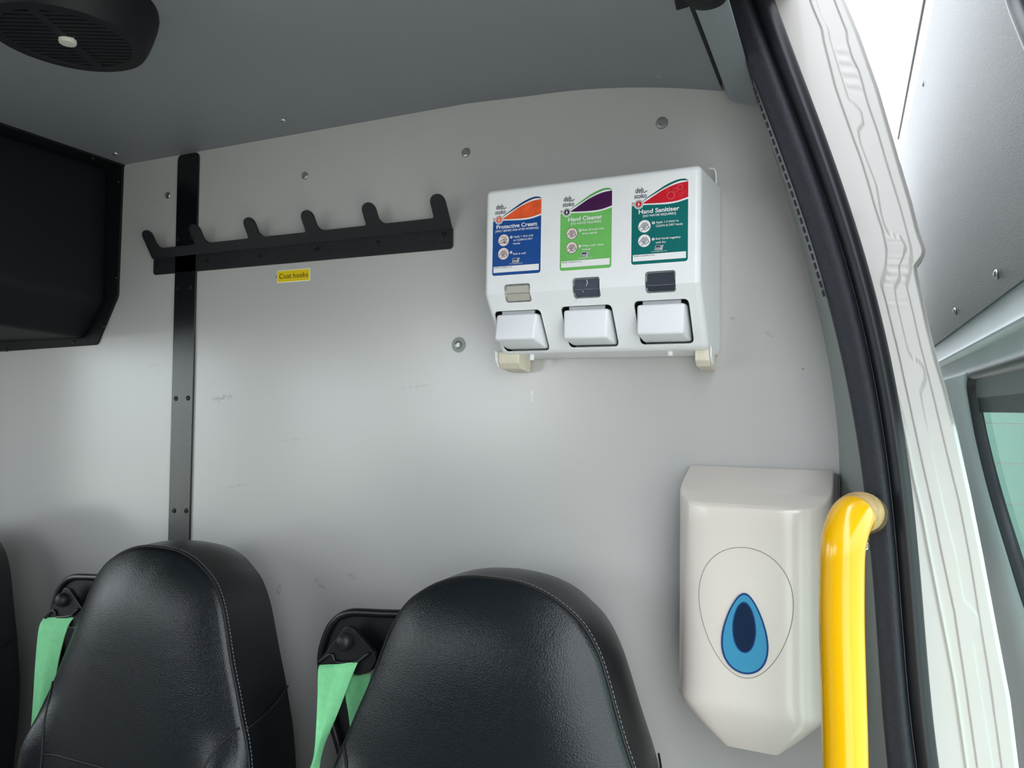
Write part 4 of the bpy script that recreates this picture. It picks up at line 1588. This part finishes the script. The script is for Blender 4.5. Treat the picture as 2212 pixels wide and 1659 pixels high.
def make_seat():
    root = thing('van_seat', 'black leather van seat nearest the towel dispenser, with green belt webbing', 'seat', (SCX, -0.25, 0.0))
    F_h = [(.0, 1.1315), (.03, 1.1305), (.055, 1.126), (.080, 1.117), (.100, 1.106), (.118, 1.093), (.132, 1.077), (.145, 1.055), (.156, 1.027), (.166, .998), (.177, .968), (.190, .938), (.203, .905), (.216, .875), (.226, .84), (.232, .80), (.234, .70), (.232, .60), (.225, .50)]
    B_h = [(.0, 1.1215), (.03, 1.119), (.055, 1.1135), (.080, 1.103), (.100, 1.089), (.116, 1.076), (.130, 1.058), (.143, 1.034), (.154, 1.007), (.164, .980), (.175, .952), (.187, .922), (.198, .890), (.209, .858), (.218, .82), (.224, .78), (.228, .69), (.227, .60), (.222, .50)]
    F1 = np.array(smooth_path([(a, b, 0) for a, b in F_h], 60))[:, :2]
    B1 = np.array(smooth_path([(a, b, 0) for a, b in B_h], 60))[:, :2]
    F2 = np.vstack([np.column_stack([-F1[::-1, 0], F1[::-1, 1]]), F1[1:]])
    B2 = np.vstack([np.column_stack([-B1[::-1, 0], B1[::-1, 1]]), B1[1:]])
    n = len(F2)
    YFr, YBk = -0.200, -0.092

    def wing(r, z):
        k_ = min(max((.895 - z) / .10, 0), 1)
        return 0.034 * k_ * k_ * (3 - 2 * k_) * math.exp(-((r - .86) / .13) ** 2)
    # front cushion, domed inside the seam
    rs = [1.0, .985, .96, .93, .90, .86, .82, .78, .73, .68, .62, .56, .49, .42, .28, .14, 0.0]
    V = []
    for r in rs:
        for (x, z) in F2:
            zs_ = min(z, 0.985)
            px_, pz_ = x * r, zs_ + (z - zs_) * r
            g = 0.036 * (1 - r ** 3.2) + (0.004 if r < .99 else 0) + wing(r, pz_) * (0.4 if r > .99 else 1)
            V.append((SCX + px_, seat_y(YFr, pz_) - g, pz_))
    mesh('backrest_cushion', V, grid_faces(n, len(rs)), M_LEATHER, root, smooth=True)
    # side band
    V = []
    qs = np.linspace(0, 1, 9)
    for q_ in qs:
        for i in range(n):
            f, b_ = F2[i], B2[i]
            t2 = F2[min(i + 1, n - 1)] - F2[max(i - 1, 0)]
            nn = np.array([-t2[1], t2[0]])
            nn /= np.linalg.norm(nn)
            bu = 0.007 * math.sin(math.pi * q_)
            x, z = f * (1 - q_) + b_ * q_ + nn * bu * 1.0
            V.append((SCX + x, seat_y(YFr * (1 - q_) + YBk * q_, z), z))
    mesh('side_band', V, grid_faces(n, len(qs)), M_SIDELEATHER, root, smooth=True)
    # rear shell
    V = []
    for r in (1.0, .9, .5, 0.0):
        for (x, z) in B2:
            zs_ = min(z, 0.985)
            pz_ = zs_ + (z - zs_) * r
            V.append((SCX + x * r, seat_y(YBk, pz_) + 0.012 * (1 - r ** 3), pz_))
    mesh('rear_shell', V, grid_faces(n, 4), M_SIDELEATHER, root, smooth=True)
    # piping in the seam and the stitching beside it
    V, Fc = tube([(SCX + x, seat_y(YFr, z) - 0.0005, z) for x, z in F2], 0.0021, 8)
    mesh('piping', V, Fc, M_SEAMB, root, smooth=True)
    pts = []
    for i in range(n):
        x, z = F2[i] * 0.97 + B2[i] * 0.03
        t2 = F2[min(i + 1, n - 1)] - F2[max(i - 1, 0)]
        nn = np.array([-t2[1], t2[0]])
        nn /= np.linalg.norm(nn)
        x, z = np.array([x, z]) + nn * 0.0012
        pts.append(np.array([SCX + x, seat_y(YFr * .955 + YBk * .045, z), z]))
    pts = np.array(pts)
    sl = np.concatenate([[0], np.cumsum(np.linalg.norm(np.diff(pts, axis=0), axis=1))])
    st_parts = []
    s = 0.0
    while s < sl[-1] - .005:
        a_ = np.array([np.interp(s, sl, pts[:, k]) for k in range(3)])
        b_ = np.array([np.interp(s + 0.0036, sl, pts[:, k]) for k in range(3)])
        st_parts.append(tube([a_, b_], 0.00055, 5))
        s += 0.0056
    V, Fc = merge(st_parts)
    o = mesh('stitching', V, Fc, M_THREAD, root)
    o['kind'] = 'stuff'
    # lower seams: side wings and lumbar seam
    def surf(px_, pz_):
        hwz = np.interp(-pz_, [-q[1] for q in F_h], [q[0] for q in F_h])
        r = min(1.0, abs(px_) / hwz)
        return (SCX + px_, seat_y(YFr, pz_) - 0.036 * (1 - r ** 3.2) - 0.004 - wing(r, pz_), pz_)
    for sg in (-1, 1):
        cv = [(.205, .895), (.185, .872), (.172, .84), (.166, .80), (.164, .70), (.166, .58)]
        P_ = smooth_path([surf(sg * a, b) for a, b in cv], 30)
        V, Fc = tube(P_, 0.0022, 8)
        mesh('wing_seam', V, Fc, M_SEAMB, root, smooth=True)
    P_ = [surf(t, .800 + 0.010 * (1 - (t / .166) ** 2)) for t in np.linspace(-.166, .166, 24)]
    V, Fc = tube(P_, 0.0020, 8)
    mesh('lumbar_seam', V, Fc, M_SEAMB, root, smooth=True)
    # seam across the side band
    for sg in (-1, 1):
        i = int(np.argmin(np.abs(F1[:, 1] - .893)))
        f, b_ = F1[i], B1[max(i - 3, 0)]
        P_ = []
        for q_ in np.linspace(0, 1, 12):
            x, z = f * (1 - q_) + b_ * q_
            P_.append((SCX + sg * (x + 0.0078 * math.sin(math.pi * q_)), seat_y(YFr * (1 - q_) + YBk * q_, z), z + 0.012 * q_))
        V, Fc = tube(P_, 0.0014, 6)
        mesh('band_seam', V, Fc, M_SEAMB, root, smooth=True)
    # seat cushion and pedestal (below the frame)
    V, Fc = prism(rounded(SCX - .23, .36, SCX + .23, .50, .04), 1, -0.70, -0.24)
    mesh('seat_cushion', V, Fc, M_LEATHER, root, bevel=(0.02, 3), smooth=True, auto=50)
    V, Fc = box(SCX - .20, SCX + .20, -0.64, -0.16, 0.0, 0.36)
    mesh('pedestal', V, Fc, M_BLACK, root, bevel=(0.01, 2))
    # belt guide: pressed plate with a rolled rim behind the shoulder
    GYb = -0.135
    rim_px = [(985, 1330), (930, 1328), (880, 1326), (830, 1325), (790, 1323), (760, 1323), (735, 1332), (714, 1354), (700, 1388), (694, 1420), (697, 1460), (706, 1510), (718, 1560), (731, 1605), (745, 1659), (757, 1710)]
    rim = [aty(x, y, GYb) for x, y in rim_px]
    V, Fc = tube(smooth_path(rim, 60), 0.0062, 10)
    mesh('belt_frame', V, Fc, M_BELTPL, root, smooth=True)
    pl_ = [aty(x, y, GYb + .003) for x, y in [(870, 1330), (790, 1328), (750, 1332), (722, 1356), (706, 1392), (700, 1430), (712, 1450), (800, 1450), (850, 1420)]]
    V, Fc = prism([(q[0], q[2]) for q in pl_], 1, GYb + .001, GYb + .005)
    mesh('frame_plate', V, Fc, M_BELTPL, root)
    V = []
    for (x, y) in [(700, 1450), (760, 1460), (800, 1659), (745, 1659), (715, 1540)]:
        V.append(aty(x, y, GYb + .008))
    V2, F2_ = prism([(q[0], q[2]) for q in V], 1, GYb + .006, GYb + .010)
    mesh('frame_web', V2, F2_, M_BELTPL, root)
    yD = -0.158
    D_ = [aty(x, y, yD) for x, y in [(748, 1352), (764, 1356), (812, 1412), (815, 1424), (800, 1452), (775, 1458), (735, 1446), (700, 1445), (686, 1441), (690, 1428)]]
    V, Fc = prism(round_poly([(q[0], q[2]) for q in D_], 0.004, 3), 1, yD - .002, yD + .006)
    dr = mesh('belt_guide', V, Fc, M_BELTPL, root, bevel=(0.0014, 2))
    edge_ = [aty(x, y, yD - .004) for x, y in [(688, 1432), (705, 1418), (718, 1414), (726, 1430), (770, 1430), (786, 1420), (797, 1412)]]
    V, Fc = tube(smooth_path(edge_, 26), 0.0024, 8)
    mesh('guide_lip', V, Fc, M_BELTPL, dr, smooth=True)
    c_ = aty(748, 1384, yD)
    V, Fc = lathe([(0.0128, -.002), (0.0128, .004), (0.0118, .009), (0.009, .0125), (0.004, .0145)], c_, 'y', 28)
    mesh('bolt_cover', V, Fc, mat('matt_black_cap', (22, 22, 24), 0.5), dr, smooth=True, auto=60)
    # webbing
    Le = [((690, 1437), -.166), ((687, 1450), -.172), ((686, 1500), -.178), ((684, 1550), -.186), ((681, 1600), -.195), ((676, 1640), -.20), ((664, 1672), -.21), ((650, 1710), -.215), ((636, 1790), -.22), ((624, 1900), -.225), ((606, 2060), -.23), ((590, 2260), -.23)]
    Re = [((773, 1430), -.164), ((766, 1445), -.168), ((748, 1490), -.170), ((729, 1540), -.172), ((712, 1580), -.176), ((698, 1615), -.182), ((690, 1650), -.19), ((684, 1700), -.20), ((670, 1780), -.21), ((654, 1890), -.215), ((640, 2050), -.22), ((624, 2250), -.22)]
    webbing(Le, Re, root)
    Le = [((752, 1462), -.150), ((746, 1500), -.146), ((752, 1540), -.142), ((757, 1580), -.14)]
    Re = [((800, 1455), -.150), ((796, 1500), -.146), ((790, 1540), -.142), ((785, 1580), -.14)]
    Lp = smooth_path([aty(*q, y) for q, y in Le], 12)
    Rp = smooth_path([aty(*q, y) for q, y in Re], 12)
    V = []
    for a_, b_ in zip(Lp, Rp):
        for t in np.linspace(0, 1, 5):
            V.append(a_ * (1 - t) + b_ * t)
    V2 = [np.array(q) + np.array([0, .0012, 0]) for q in V]
    k = len(V)
    g1 = grid_faces(5, 12)
    w2 = mesh('belt_webbing', V + V2, g1 + [[i + k for i in f] for f in g1], M_WEB, root, smooth=True)
    w2['label'] = 'pale green belt webbing running behind the seat'
    return root


def copy_tree(o, parent=None):
    c = o.copy()
    COL.objects.link(c)
    c.parent = parent
    for ch in list(o.children):
        copy_tree(ch, c)
    return c


seat = make_seat()
seat['group'] = 'van seats in a row'
bpy.context.view_layer.update()
for dx, dz, lb in [(-0.594, -0.012, 'black leather van seat in front of the black wall strip'), (-1.268, -0.03, 'black leather van seat cut off at the left edge of the photo')]:
    s2 = copy_tree(seat)
    s2.location = Vector(seat.location) + Vector((dx, 0, 0))
    s2.scale = (1, 1, 1)
    for ch in s2.children:
        if ch.name.split('.')[0] not in ('pedestal', 'seat_cushion'):
            ch.location = ch.location + Vector((0, 0, dz))
    s2['label'] = lb
    for ch in s2.children:
        if dx > -1 and ch.name.split('.')[0] in ('belt_frame', 'frame_plate', 'frame_web', 'belt_guide'):
            ch.location = ch.location + Vector((-0.022, 0, 0))
    if dx > -1:      # this belt hangs straight, without the twist
        for ch in list(s2.children):
            if ch.get('label') == 'pale green belt webbing':
                bpy.data.objects.remove(ch, do_unlink=True)
        webbing([((95, 1334), -.160), ((84, 1356), -.170), ((77, 1420), -.178), ((72, 1500), -.184), ((66, 1580), -.19), ((58, 1660), -.195), ((48, 1760), -.20), ((32, 1940), -.20)],
                [((160, 1332), -.160), ((144, 1358), -.166), ((127, 1420), -.170), ((115, 1490), -.172), ((104, 1560), -.175), ((94, 1640), -.18), ((84, 1750), -.185), ((68, 1930), -.19)], s2)
